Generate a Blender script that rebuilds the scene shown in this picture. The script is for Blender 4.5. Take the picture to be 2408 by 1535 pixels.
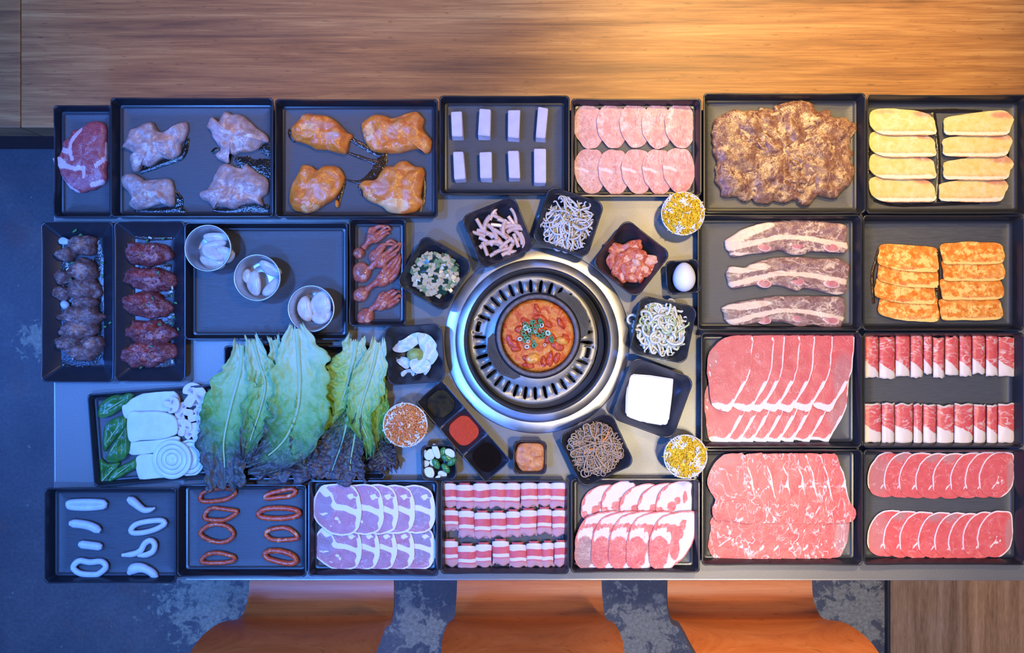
import bpy, bmesh, math, random
from mathutils import Vector, Matrix, noise
import numpy as np
PI = math.pi
random.seed(7)
sc = bpy.context.scene
COL = sc.collection
for o in list(bpy.data.objects): bpy.data.objects.remove(o)
# ---------------------------------------------------------------- frame: metres. table top at TZ, camera CD above it
TZ, CD, K = 0.75, 1.65, 0.0008           # K = metres per photo pixel on the table top
CX, CY = 1204.0, 767.5
cam = bpy.data.cameras.new('camera'); camo = bpy.data.objects.new('camera', cam); COL.objects.link(camo)
camo.location = (0, 0, TZ + CD); camo.rotation_euler = (0, 0, 0)
cam.sensor_width = 36; cam.lens = 36 * CD / (2408 * K); cam.clip_start = .05
sc.camera = camo
sc.view_settings.view_transform = 'Standard'; sc.view_settings.look = 'None'
sc.view_settings.gamma = 1; sc.view_settings.use_curve_mapping = False
sc.view_settings.exposure = 0.0
def S(h=0): return K * (CD - h) / CD
def W(px, py, h=0): s = S(h); return Vector(((px - CX) * s, -(py - CY) * s, TZ + h))
def CR(ox, oy, k): return lambda pts: [(ox + x / k, oy + y / k) for x, y in pts]
# ---------------------------------------------------------------- world and lamps
w = bpy.data.worlds.new('room'); sc.world = w; w.use_nodes = True
w.node_tree.nodes['Background'].inputs[0].default_value = (.38, .44, .70, 1)
w.node_tree.nodes['Background'].inputs[1].default_value = .19
def lamp(name, kind, loc, energy, color, target=None, **kw):
    l = bpy.data.lights.new(name, kind); l.energy = energy; l.color = color
    for k_, v in kw.items(): setattr(l, k_, v)
    o = bpy.data.objects.new(name, l); COL.objects.link(o); o.location = loc
    if target is not None:
        o.rotation_euler = (Vector(target) - Vector(loc)).to_track_quat('-Z', 'Y').to_euler()
    return o
WARM, NEUT, BLUE = (1, .72, .36), (1, .90, .72), (.05, .20, 1)
def spot(name, px, py, e, col, tx, ty, size, blend=1.0, r=.05, h=1.62):
    p = W(px, py, 0); q = W(tx, ty, 0); lamp(name, 'SPOT', (p.x, p.y, TZ + h), e, col, q, spot_size=size, spot_blend=blend, shadow_soft_size=r)
spot('pendant_lamp_rear', 1800, 160, 62, WARM, 1900, 620, 1.72)
spot('pendant_lamp_front', 1860, 1270, 44, NEUT, 1960, 1200, 1.55)
spot('pendant_lamp_chairs', 2000, 1500, 46, (1, .80, .55), 2020, 1520, 1.15)
spot('chair_back_fill', 1760, -260, 230, (1, .80, .58), 1830, 1660, .36, h=2.0, r=.04)  # added spot to brighten the chair backs, no known fixture behind it
spot('pendant_lamp_bench_right', 1960, -900, 300, (1, .66, .20), 1990, -80, .70)
spot('bench_fill_left', 700, -700, 56, (1, .66, .40), 560, -190, .72)  # added warm fill for the left bench wood, not a known pendant
spot('blue_lamp_left', -60, 520, 92, (.09, .28, 1), 420, 800, 2.0, r=.07)
spot('blue_lamp_front', 380, 1560, 118, (.06, .25, 1), 440, 1250, 2.0, r=.09)
lamp('blue_strip_left', 'AREA', (-2.0, -.1, TZ + 1.3), 40, BLUE, (-.5, -.1, TZ), shape='RECTANGLE', size=.2, size_y=2.2)
lamp('blue_strip_rear', 'AREA', (-.1, 1.75, TZ + 1.7), 10, BLUE, (0, .2, TZ), shape='RECTANGLE', size=2.4, size_y=.15)
lamp('blue_strip_right', 'AREA', (2.3, -.4, TZ + 1.3), 4, (.06, .2, 1), (.6, -.2, TZ), shape='RECTANGLE', size=.2, size_y=1.8)
lamp('blue_strip_front', 'AREA', (-.1, -1.9, TZ + 1.5), 11, (.06, .2, 1), (0, -.2, TZ), shape='RECTANGLE', size=2.6, size_y=.15)
# ---------------------------------------------------------------- node helper and materials
class NT:
    def __init__(s, name):
        s.m = bpy.data.materials.new(name); s.m.use_nodes = True; s.t = s.m.node_tree
        s.b = s.t.nodes['Principled BSDF']
    def n(s, kind, out=0, props=None, **inp):
        nd = s.t.nodes.new('ShaderNode' + kind)
        for k_, v in (props or {}).items(): setattr(nd, k_, v)
        for k_, v in inp.items():
            key = int(k_[1:]) if k_[0] == 'i' and k_[1:].isdigit() else k_
            s.put(nd.inputs[key], v)
        return nd.outputs[out]
    def put(s, sock, v):
        if isinstance(v, bpy.types.NodeSocket): s.t.links.new(v, sock)
        elif isinstance(v, (tuple, list)) and len(v) == 3 and sock.type == 'RGBA': sock.default_value = (*v, 1)
        else: sock.default_value = v
    def set(s, **k):
        for a, v in k.items(): s.put(s.b.inputs[a.replace('_', ' ')], v)
    def co(s, scale=(1, 1, 1), rnd=True):
        c = s.n('TexCoord', 3)
        if rnd:
            r = s.n('ObjectInfo', 'Random'); r = s.n('Math', props=dict(operation='MULTIPLY'), i0=r, i1=37.0)
            c = s.n('VectorMath', props=dict(operation='ADD'), i0=c, i1=r)
        return s.n('Mapping', i0=c, i3=scale)
    def noise(s, co, scale, detail=3, rough=.55, dist=0): return s.n('TexNoise', 0, None, Vector=co, Scale=scale, Detail=detail, Roughness=rough, Distortion=dist)
    def ramp(s, f, stops, interp='LINEAR'):
        nd = s.t.nodes.new('ShaderNodeValToRGB'); s.t.links.new(f, nd.inputs[0]); e = nd.color_ramp.elements
        nd.color_ramp.interpolation = interp
        while len(e) < len(stops): e.new(.5)
        for el, (p_, c_) in zip(e, stops):
            el.position = p_; el.color = (*c_, 1) if not isinstance(c_, (int, float)) else (c_, c_, c_, 1)
        return nd.outputs[0]
    def mix(s, f, a, b, mode='MIX'):
        nd = s.t.nodes.new('ShaderNodeMix'); nd.data_type = 'RGBA'; nd.blend_type = mode
        s.put(nd.inputs[0], f); s.put(nd.inputs[6], a); s.put(nd.inputs[7], b); return nd.outputs[2]
    def math(s, op, a, b=0.0, c=None):
        nd = s.t.nodes.new('ShaderNodeMath'); nd.operation = op; s.put(nd.inputs[0], a); s.put(nd.inputs[1], b)
        if c is not None: s.put(nd.inputs[2], c)
        return nd.outputs[0]
    def attr(s, name): return s.n('Attribute', 'Fac', dict(attribute_name=name))
    def bump(s, h, strength=.3, dist=.001): s.t.links.new(s.n('Bump', 0, None, Strength=strength, Distance=dist, Height=h), s.b.inputs['Normal'])
M = {}
def plain(key, col, rough=.4, col2=None, scale=60, bump=0, metallic=0, spec=.5, stretch=(1, 1, 1), **kw):
    t = NT(key); co = t.co(stretch); n1 = t.noise(co, scale, 4)
    c2 = col2 or tuple(c * .8 for c in col)
    t.set(Base_Color=t.ramp(n1, [(.35, c2), (.65, col)]), Roughness=rough, Metallic=metallic)
    t.b.inputs['Specular IOR Level'].default_value = spec
    for a, v in kw.items(): t.b.inputs[a.replace('_', ' ')].default_value = v
    if bump: t.bump(t.noise(co, scale * 4, 3), bump, .0015)
    M[key] = t.m; return t
def meat(key, lean, lean2, fat=(.82, .70, .66), grey=(.20, .13, .13), marb=.0, mscale=55, stretch=(1, 1, 1), rough=.38, jit=.35, nscale=90, bump=.35, width=.035, spec=.5):
    t = NT(key); co = t.co(); cs = t.co(stretch)
    n1 = t.noise(co, nscale, 4, .6); n2 = t.noise(cs, mscale, 3, .55, .6); n3 = t.noise(co, 420, 2)
    base = t.ramp(n1, [(.33, lean2), (.66, lean)])
    f = t.math('ADD', t.attr('fat'), t.math('MULTIPLY', t.math('SUBTRACT', n1, .5), jit))
    f = t.math('ADD', f, t.math('MULTIPLY', t.math('SUBTRACT', n3, .5), jit * .5))
    mask = t.ramp(f, [(.42, 0), (.60, 1)])
    if marb:
        d = t.math('ABSOLUTE', t.math('SUBTRACT', n2, .5))
        v = t.ramp(d, [(0, 1), (width, 0)])
        gate = t.ramp(t.noise(co, 38, 2), [(.40, .15), (.62, 1)])
        mask = t.math('MAXIMUM', mask, t.math('MULTIPLY', t.math('MULTIPLY', v, gate), marb))
    c = t.mix(t.math('MINIMUM', t.math('MAXIMUM', t.attr('dk'), 0), 1), base, grey)
    c = t.mix(mask, c, fat)
    t.set(Base_Color=c, Roughness=rough); t.b.inputs['Specular IOR Level'].default_value = spec
    t.b.inputs['Subsurface Weight'].default_value = 0
    t.bump(t.math('ADD', n3, t.math('MULTIPLY', n1, 1.5)), bump, .001)
    M[key] = t.m; return t
# black tray plastic: fine brushed grain
t = NT('tray_floor'); co = t.co((14, 220, 60)); n1 = t.noise(co, 3, 4, .6); n2 = t.noise(t.co(), 900, 2)
t.set(Base_Color=t.ramp(n1, [(.3, (.042, .045, .050)), (.7, (.060, .063, .068))]), Roughness=t.ramp(n1, [(.3, .34), (.7, .52)])); t.bump(t.math('ADD', n1, n2), .4, .0006); M['tray_floor'] = t.m
t = NT('tray_plastic'); t.set(Base_Color=(.014, .015, .019), Roughness=.30); M['tray'] = t.m  # walls coloured darker than the floor, standing in for dark reflections
plain('bowl', (.020, .021, .027), .28, (.016, .017, .022), 30)
t = NT('table_laminate'); co = t.co((1, 1, 1), False); n1 = t.noise(co, 500, 2); n2 = t.noise(co, 5, 3)
t.set(Base_Color=t.ramp(n1, [(.3, (.155, .15, .135)), (.7, (.205, .20, .18))]), Metallic=.4, Roughness=t.ramp(n2, [(.3, .34), (.7, .46)])); t.bump(n1, .08, .0004); M['table'] = t.m
plain('edge_metal', (.42, .42, .42), .32, (.36, .36, .36), 20, metallic=.8)
plain('black_metal', (.03, .03, .033), .5)
t = NT('steel'); co = t.co((1, 1, 1), False); n1 = t.noise(co, 14, 3); n2 = t.noise(co, 900, 1)
t.set(Base_Color=(.62, .61, .59), Metallic=1.0, Roughness=t.ramp(n1, [(.3, .30), (.7, .42)])); t.bump(n2, .06, .0004); M['steel'] = t.m
t = NT('grill_plate'); co = t.co((1, 1, 1), False); n1 = t.noise(co, 22, 4); n2 = t.noise(co, 700, 2)
t.set(Base_Color=t.ramp(n1, [(.3, (.34, .32, .28)), (.7, (.46, .44, .39))]), Metallic=.55, Roughness=t.ramp(n1, [(.3, .34), (.7, .48)])); t.bump(n2, .12, .0005); M['plate'] = t.m
plain('well', (.022, .022, .026), .55, metallic=.3)
plain('pot', (.022, .022, .024), .45, (.014, .014, .016), 120, .3)
plain('pot_rim', (.16, .13, .12), .5, (.09, .075, .07), 160, .2)
def wood(key, d, m_, l, sx, sy, rough=.32, big=2.2):
    t = NT(key); co = t.co((sx, sy, 6), False)
    a = t.noise(co, 1.0, 8, .68, 1.2); b = t.noise(t.co((sx * .30, sy * .20, 3), False), big, 4, .55, 1.0); c = t.noise(t.co((sx * 3.0, sy * 9, 9), False), 1.5, 4, .65)
    f = t.math('ADD', t.math('MULTIPLY', a, .42), t.math('ADD', t.math('MULTIPLY', b, .42), t.math('MULTIPLY', c, .28)))
    col = t.ramp(f, [(.44, d), (.56, m_), (.68, l)])
    sp = t.noise(t.co((sx * 9, sy * 2.6, 9), False), 2.2, 2); col = t.mix(t.ramp(sp, [(.64, 0), (.74, .5)]), col, tuple(x * .5 for x in d))
    e = t.noise(t.co((sx * .5, sy * 1.4, 9), False), 1.6, 5, .6, 1.6); col = t.mix(t.ramp(e, [(.30, .55), (.42, 0)]), col, tuple(x * .8 for x in d))
    t.set(Base_Color=col, Roughness=rough); t.bump(c, .1, .0006); M[key] = t.m
wood('bench_wood', (.16, .064, .022), (.34, .150, .044), (.52, .28, .090), 1.7, 30, .5)
wood('floor_wood', (.25, .125, .050), (.40, .215, .095), (.52, .31, .16), 46, 2.4, .55)
wood('chair_wood', (.56, .125, .024), (.70, .185, .038), (.80, .25, .06), 2.0, 60, .36)
wood('dark_wood', (.04, .014, .010), (.06, .02, .014), (.08, .03, .02), 3, 20, .5)
t = NT('painted_concrete'); co = t.co((1, 1, 1), False)
big = t.noise(co, 3.2, 5, .62, .5); fine = t.noise(co, 30, 6, .72, .6); sp = t.noise(co, 110, 3, .6); sp2 = t.noise(co, 26, 4, .75)
base = t.ramp(big, [(.35, (.075, .080, .090)), (.55, (.115, .118, .122)), (.7, (.165, .16, .15))])
base = t.mix(t.ramp(t.noise(co, 5.1, 3), [(.56, 0), (.66, .4)]), base, (.20, .085, .07))
base = t.mix(t.ramp(sp, [(.35, .35), (.65, 0)]), base, (.035, .036, .04))
msk = None                                                             # worn places seen between the chairs and by the table
for wx, wy, rr_ in ((490, 1400, 190), (2020, 1440, 190), (985, 1480, 110), (1500, 1490, 170), (75, 800, 60), (960, 1400, 60)):
    q = W(wx, wy, -TZ); d = t.n('VectorMath', 1, dict(operation='DISTANCE'), i0=co, i1=(q.x, q.y, 0)); v_ = t.math('SUBTRACT', 1.0, t.math('DIVIDE', d, rr_ * S(-TZ)))
    msk = v_ if msk is None else t.math('MAXIMUM', msk, v_)
msk = t.math('MAXIMUM', msk, -.1)
f = t.math('ADD', t.math('MULTIPLY', msk, .26), t.math('ADD', t.math('MULTIPLY', fine, .75), t.math('MULTIPLY', sp2, .35)))
wear = t.ramp(f, [(.665, 0), (.72, 1)])
c = t.mix(t.math('MULTIPLY', wear, .85), base, t.ramp(sp, [(.3, (.24, .22, .15)), (.7, (.46, .42, .30))]))
c = t.mix(t.ramp(t.noise(co, 75, 2, .5), [(.735, 0), (.77, .8)]), c, (.34, .33, .30))
t.set(Base_Color=c, Roughness=.5); t.bump(fine, .25, .002); M['concrete'] = t.m
# ---------------------------------------------------------------- object helpers
def tag(o, label=None, cat=None, group=None, kind=None):
    for k_, v in (('label', label), ('category', cat), ('group', group), ('kind', kind)):
        if v: o[k_] = v
    return o
def mk(name, verts, faces, mats, loc=(0, 0, 0), parent=None, smooth=True, attrs=None, fmat=None, rot=0, sharp=None):
    me = bpy.data.meshes.new(name); me.from_pydata([tuple(v) for v in verts], [], faces)
    for m_ in (mats if isinstance(mats, (list, tuple)) else [mats]): me.materials.append(M[m_] if isinstance(m_, str) else m_)
    if fmat is not None: me.polygons.foreach_set('material_index', fmat)
    bm = bmesh.new(); bm.from_mesh(me); bmesh.ops.recalc_face_normals(bm, faces=bm.faces); bm.to_mesh(me); bm.free()
    if smooth:
        me.polygons.foreach_set('use_smooth', [True] * len(me.polygons))
        if sharp: me.set_sharp_from_angle(angle=math.radians(sharp))
    for k_, v in (attrs or {}).items():
        a = me.attributes.new(k_, 'FLOAT', 'POINT'); a.data.foreach_set('value', np.asarray(v, dtype=np.float32))
    me.update()
    o = bpy.data.objects.new(name, me); COL.objects.link(o); o.location = loc; o.rotation_euler[2] = rot
    if parent: o.parent = parent
    return o
def empty(name, loc, label=None, cat=None, group=None, rot=0):
    o = bpy.data.objects.new(name, None); COL.objects.link(o); o.location = loc; o.rotation_euler[2] = rot; o.empty_display_size = .02
    return tag(o, label, cat, group)
def dup(o, loc=None, rot=None, label=None, group=None, parent=None, scale=None):
    c = o.copy(); COL.objects.link(c)
    if loc is not None: c.location = loc
    if rot is not None: c.rotation_euler = rot
    if scale is not None: c.scale = (scale,) * 3 if isinstance(scale, (int, float)) else scale
    if label: c['label'] = label
    if group: c['group'] = group
    if parent: c.parent = parent
    for ch in o.children: dup(ch, parent=c)
    return c
def spline(pts, n, closed=True):
    P = [Vector(p_) for p_ in pts]; m_ = len(P); out = []; segs = m_ if closed else m_ - 1
    # even resample by chord length over Catmull-Rom
    fine = []
    for i in range(segs):
        g = lambda j: P[j % m_] if closed else P[min(max(j, 0), m_ - 1)]
        a, b, c, d = g(i - 1), g(i), g(i + 1), g(i + 2)
        for q in range(8):
            u = q / 8; fine.append(.5 * ((2 * b) + (c - a) * u + (2 * a - 5 * b + 4 * c - d) * u * u + (3 * b - a - 3 * c + d) * u ** 3))
    fine.append(fine[0] if closed else P[-1])
    L = [0]
    for i in range(1, len(fine)): L.append(L[-1] + (fine[i] - fine[i - 1]).length)
    tot = L[-1]; k_ = 0
    for i in range(n):
        s_ = tot * i / (n if closed else n - 1)
        while k_ < len(L) - 2 and L[k_ + 1] < s_: k_ += 1
        u = (s_ - L[k_]) / max(L[k_ + 1] - L[k_], 1e-9); out.append(fine[k_].lerp(fine[k_ + 1], min(u, 1)))
    return out
def nz(x, y, z=0): return noise.noise(Vector((x, y, z)))
def seg_d(X, Y, ax, ay, bx, by):
    dx, dy = bx - ax, by - ay; L = dx * dx + dy * dy + 1e-12
    u = np.clip(((X - ax) * dx + (Y - ay) * dy) / L, 0, 1)
    return np.hypot(X - ax - u * dx, Y - ay - u * dy)
def ramp01(d, w_): return np.clip(1 - d / w_, 0, 1)
def paintf(ops, X, Y, R, A):
    f = np.zeros_like(X); dk = np.zeros_like(X)
    for op in ops:
        k_ = op[0]
        if k_ == 'base': f[:] = op[1]
        elif k_ == 'l':                                    # fat line: pts, width, value
            d = np.full_like(X, 9.)
            for a, b in zip(op[1][:-1], op[1][1:]): d = np.minimum(d, seg_d(X, Y, *a, *b))
            m_ = np.clip(1.5 * ramp01(d, op[2]), 0, 1); v = op[3] if len(op) > 3 else 1; f = f * (1 - m_) + v * m_
        elif k_ in ('b', 'd'):                             # blob cx cy rx ry value
            d = np.hypot((X - op[1]) / op[3], (Y - op[2]) / op[4]); m_ = np.clip((1.25 - d) / .5, 0, 1)
            if k_ == 'b': f = f * (1 - m_) + op[5] * m_
            else: dk = dk * (1 - m_) + op[5] * m_
        elif k_ == 'rim':                                  # rim from R0, angle centre, half width
            m_ = np.clip((R - op[1]) / .06, 0, 1)
            if len(op) > 2:
                da = np.abs((A - op[2] + PI) % (2 * PI) - PI); m_ = m_ * np.clip((op[3] - da) / .3, 0, 1)
            f = np.maximum(f, m_)
        elif k_ == 'rimset': m_ = np.clip((R - op[1]) / .06, 0, 1); f = f * (1 - m_) + op[2] * m_
        elif k_ == 'f': f = np.maximum(f, op[1](X, Y, R, A))
        elif k_ == 'dkf': dk = np.maximum(dk, op[1](X, Y, R, A))
    return f, dk
def patch(name, outl, mat, h0=.004, th=.002, dome=0, pw=2.0, zf=None, na=56, nr=8, paint=(), nse=(0, 0), edge=0, parent=None, label=None, cat=None, group=None, kind=None, top=None, seed=None, sink=0, mats_attr=True, bot_in=1.0):
    """closed slab / lump over an outline in photo pixels, resting at height h0 over the table top"""
    seed = random.random() * 50 if seed is None else seed
    pts = [W(x, y, h0) for x, y in outl]; loop = spline([(v.x, v.y) for v in pts], na)
    c = Vector((sum(v.x for v in loop) / na, sum(v.y for v in loop) / na))
    if edge: loop = [c + (v - c) * (1 + edge * nz(v.x * 90, v.y * 90, seed)) for v in loop]
    Lx, Ly, Rr = [0.0], [0.0], [0.0]
    for k_ in range(1, nr + 1):
        r = math.sin(k_ / nr * PI / 2) ** (.8 if dome else 1) if dome else k_ / nr
        for v in loop: Lx.append((v.x - c.x) * r); Ly.append((v.y - c.y) * r); Rr.append(r)
    X = np.array(Lx); Y = np.array(Ly); R = np.array(Rr)
    mx = max(abs(X).max(), 1e-6); my = max(abs(Y).max(), 1e-6); A = np.arctan2(Y / my, X / mx)
    cx0 = (X.max() + X.min()) / 2; cy0 = (Y.max() + Y.min()) / 2; hx = (X.max() - X.min()) / 2; hy = (Y.max() - Y.min()) / 2
    XN = (X - cx0) / hx; YN = -(Y - cy0) / hy
    base = np.array([zf(x + c.x, y + c.y) for x, y in zip(X, Y)]) if zf else np.zeros_like(X)
    tz = base + th
    if dome: tz = tz + dome * np.sqrt(np.clip(1 - R ** pw, 0, 1))
    if top: tz = tz + np.array([top(x, y, r) for x, y, r in zip(XN, YN, R)])
    if nse[0]:
        amp, fr = nse[0], nse[1]
        dz = np.array([amp * (noise.fractal(Vector((x * fr, y * fr, seed)), 1, 2, 3)) for x, y in zip(X, Y)])
        tz = tz + dz * (np.clip((1 - R) * 5, .0, 1) if dome else 1)
    n = len(X)
    V = [(x, y, z) for x, y, z in zip(X, Y, tz)]
    F = []
    for j in range(na): F.append((0, 1 + j, 1 + (j + 1) % na))
    for k_ in range(nr - 1):
        a = 1 + k_ * na; b = a + na
        for j in range(na): j2 = (j + 1) % na; F.append((a + j, b + j, b + j2, a + j2))
    oa = 1 + (nr - 1) * na
    att_f, att_d = paintf(paint, XN, YN, R, A)
    if zf or top is not None and not dome:
        V += [(x, y, z - th) for x, y, z in zip(X, Y, tz)]; idx = list(range(n))
        for f in [f for f in F]: F.append(tuple(i + n for i in reversed(f)))
        for j in range(na): j2 = (j + 1) % na; F.append((oa + j, oa + n + j, oa + n + j2, oa + j2))
        af = np.concatenate([att_f, att_f]); ad = np.concatenate([att_d, att_d])
    else:
        V += [(X[oa + j] * bot_in, Y[oa + j] * bot_in, base[oa + j]) for j in range(na)]; V.append((0, 0, 0)); m_ = n + na
        for j in range(na): j2 = (j + 1) % na; F.append((oa + j, n + j, n + j2, oa + j2)); F.append((n + j, m_, n + j2))
        af = np.concatenate([att_f, att_f[oa:oa + na], [0]]); ad = np.concatenate([att_d, att_d[oa:oa + na], [0]])
    o = mk(name, V, F, mat, (c.x, c.y, TZ + h0), None, True, dict(fat=af, dk=ad), sharp=60)
    if parent: o.parent = parent; o.location = Vector(o.location) - Vector(parent.location)
    return tag(o, label, cat, group, kind)
def tube_geo(path, rad, ns=8, closed=False, flat=1.0, up=Vector((0, 0, 1)), cap=True, base=0):
    """returns verts, faces. rad: number or list"""
    P = [Vector(p_) for p_ in path]; n = len(P); V = []; F = []
    for i, p_ in enumerate(P):
        a = P[(i - 1) % n] if closed or i else P[0]; b = P[(i + 1) % n] if closed or i < n - 1 else P[-1]
        t_ = (b - a)
        if t_.length < 1e-9: t_ = Vector((1, 0, 0))
        t_.normalize(); s_ = t_.cross(up)
        if s_.length < 1e-4: s_ = t_.cross(Vector((1, 0, 0)))
        s_.normalize(); u_ = s_.cross(t_); r = rad[i] if isinstance(rad, (list, tuple)) else rad
        for j in range(ns):
            a_ = 2 * PI * j / ns; V.append(p_ + s_ * (r * math.cos(a_)) + u_ * (r * flat * math.sin(a_)))
    for i in range(n if closed else n - 1):
        for j in range(ns):
            a, b = i * ns, ((i + 1) % n) * ns; j2 = (j + 1) % ns
            F.append((base + a + j, base + b + j, base + b + j2, base + a + j2))
    if cap and not closed: F.append(tuple(base + j for j in range(ns))); F.append(tuple(base + (n - 1) * ns + j for j in reversed(range(ns))))
    return V, F
class Acc:                                                # collects geometry for one mesh
    def __init__(s): s.V = []; s.F = []; s.m = []
    def add(s, V, F, mi=0):
        b = len(s.V); s.V += [Vector(v) for v in V]; s.F += [tuple(i + b for i in f) for f in F]; s.m += [mi] * len(F)
    def tube(s, path, rad, mi=0, **k_): V, F = tube_geo(path, rad, **k_); s.add(V, F, mi)
    def box(s, c, sx, sy, sz, rotm=None, mi=0):
        V = [Vector((x * sx / 2, y * sy / 2, z * sz / 2)) for x in (-1, 1) for y in (-1, 1) for z in (-1, 1)]
        if rotm is not None: V = [rotm @ v for v in V]
        s.add([v + Vector(c) for v in V], [(0, 1, 3, 2), (4, 6, 7, 5), (0, 4, 5, 1), (2, 3, 7, 6), (0, 2, 6, 4), (1, 5, 7, 3)], mi)
    def obj(s, name, mats, loc=(0, 0, 0), parent=None, smooth=True, sharp=None, **k_):
        L = Vector(loc); return mk(name, s.V, s.F, mats, loc, parent, smooth, fmat=s.m, sharp=sharp, **k_)
def tube_obj(name, pts3, rad, mat, ns=10, closed=False, flat=1.0, parent=None, **k_):
    c = sum((Vector(p_) for p_ in pts3), Vector()) / len(pts3)
    V, F = tube_geo([Vector(p_) - c for p_ in pts3], rad, ns, closed, flat)
    n = len(V); o = mk(name, V, F, mat, c if not parent else c - Vector(parent.location), parent, True, dict(fat=[0] * n, dk=[0] * n), sharp=60)
    return tag(o, **k_)
def lathe(prof, n=48):
    V = []; F = []
    for r, z in prof:
        for j in range(n): a = 2 * PI * j / n; V.append((r * math.cos(a), r * math.sin(a), z))
    for i in range(len(prof) - 1):
        for j in range(n): j2 = (j + 1) % n; F.append((i * n + j, i * n + j2, (i + 1) * n + j2, (i + 1) * n + j))
    return V, F
def rrect(a, b, r, nc=6, nsd=9):
    """rounded rectangle loop; returns (x, y, side index or -1, fraction)"""
    r = min(r, a * .999, b * .999); out = []
    cs = [(a - r, b - r, 0), (-(a - r), b - r, PI / 2), (-(a - r), -(b - r), PI), (a - r, -(b - r), 1.5 * PI)]
    for q, (x, y, a0) in enumerate(cs):
        for i in range(nc): t_ = a0 + PI / 2 * i / (nc - 1); out.append((x + r * math.cos(t_), y + r * math.sin(t_), -1, 0))
        x2, y2, a2 = cs[(q + 1) % 4]; e = (x + r * math.cos(a0 + PI / 2), y + r * math.sin(a0 + PI / 2)); f = (x2 + r * math.cos(a2), y2 + r * math.sin(a2))
        for i in range(1, nsd): u = i / nsd; out.append((e[0] + (f[0] - e[0]) * u, e[1] + (f[1] - e[1]) * u, q, u))
    return out
def vessel_geo(a, b, loops, zmod=None):
    """a, b half sizes at inset 0; loops (inset, z, corner radius)"""
    V = []; F = []; n = None
    for k_, (ins, z, r) in enumerate(loops):
        L = rrect(a - ins, b - ins, r); n = len(L)
        for x, y, q, u in L: V.append((x, y, z + (zmod(k_, x, y, q, u) if zmod else 0)))
    for k_ in range(len(loops) - 1):
        for j in range(n): j2 = (j + 1) % n; F.append((k_ * n + j, k_ * n + j2, (k_ + 1) * n + j2, (k_ + 1) * n + j))
    m_ = len(V); V.append((0, 0, loops[0][1])); V.append((0, 0, loops[-1][1])); e = (len(loops) - 1) * n
    for j in range(n): j2 = (j + 1) % n; F.append((j, m_, j2)); F.append((e + j, e + j2, m_ + 1))
    return V, F
def sstep(a, b, x): t_ = min(max((x - a) / (b - a), 0), 1); return t_ * t_ * (3 - 2 * t_)
ORD = ['first', 'second', 'third', 'fourth', 'fifth', 'sixth', 'seventh', 'eighth', 'ninth', 'tenth', 'eleventh', 'twelfth']
def nth(i, n, a='left', b='right'):
    if i == 0: return a + 'most'
    if i == n - 1: return b + 'most'
    return ORD[i] + ' from ' + a
def nthv(i, n):
    return 'topmost' if i == 0 else 'bottom' if i == n - 1 else ORD[i] + ' from top'
HOUR = ['twelve', 'one', 'two', 'three', 'four', 'five', 'six', 'seven', 'eight', 'nine', 'ten', 'eleven']
def clock(p_, c, R):
    """where a small piece lies in its round dish, read like a clock face from above"""
    dx, dy = p_[0] - c[0], p_[1] - c[1]; r = math.hypot(dx, dy) / R
    if r < .22: return 'at the middle'
    return 'at %s o\'clock, %s' % (HOUR[int(round(math.atan2(dx, dy) / (PI / 6))) % 12], 'near the middle' if r < .5 else 'halfway out' if r < .78 else 'near the rim')
# ================================================================ the setting
mk('floor', [(-4, -4, 0), (4, -4, 0), (4, 4, 0), (-4, 4, 0)], [(0, 1, 2, 3)], 'concrete')['kind'] = 'structure'
def box_obj(name, x0, x1, y0, y1, z0, z1, mat, parent=None, bev=.002):
    bm = bmesh.new(); bmesh.ops.create_cube(bm, size=1)
    for v in bm.verts: v.co = Vector((v.co.x * (x1 - x0), v.co.y * (y1 - y0), v.co.z * (z1 - z0)))
    if bev: bmesh.ops.bevel(bm, geom=bm.edges[:], offset=bev, segments=2, affect='EDGES', profile=.5)
    me = bpy.data.meshes.new(name); bm.to_mesh(me); bm.free(); me.materials.append(M[mat])
    o = bpy.data.objects.new(name, me); COL.objects.link(o); o.location = ((x0 + x1) / 2, (y0 + y1) / 2, (z0 + z1) / 2)
    if parent: o.parent = parent; o.location = Vector(o.location) - Vector(parent.location)
    return o
# wooden floor strip lower right, a thin boarded layer with a black edge strip
fx = (2094 - CX) * K * (TZ + CD - .02) / CD
box_obj('floor.001', fx, 3.5, -3.5, -.2, 0, .02, 'floor_wood')['kind'] = 'structure'
box_obj('trim_1', fx - .008, fx, -3.5, -.2, 0, .021, 'black_metal')['kind'] = 'structure'
# bench behind the table
SB = TZ - .45; sB = S(-SB)
yf = -(300 - CY) * sB; seam = (48 - CX) * sB
bench = empty('wooden_bench', (0, yf + .3, 0), 'long brown wooden bench with streaky grain behind the table', 'bench')
box_obj('seat_board', seam + .0006, 3.2, yf, 1.35, .36, .45, 'bench_wood', bench, .003)
e = box_obj('seat_board.001', -3.2, seam - .0006, yf, 1.35, .36, .45, 'bench_wood', bench, .003)
box_obj('front_panel', -3.2, 3.2, yf + .043, yf + .07, 0, .36, 'dark_wood', bench)
box_obj('back_panel', -3.2, 3.2, 1.30, 1.35, 0, .36, 'dark_wood', bench)
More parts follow.
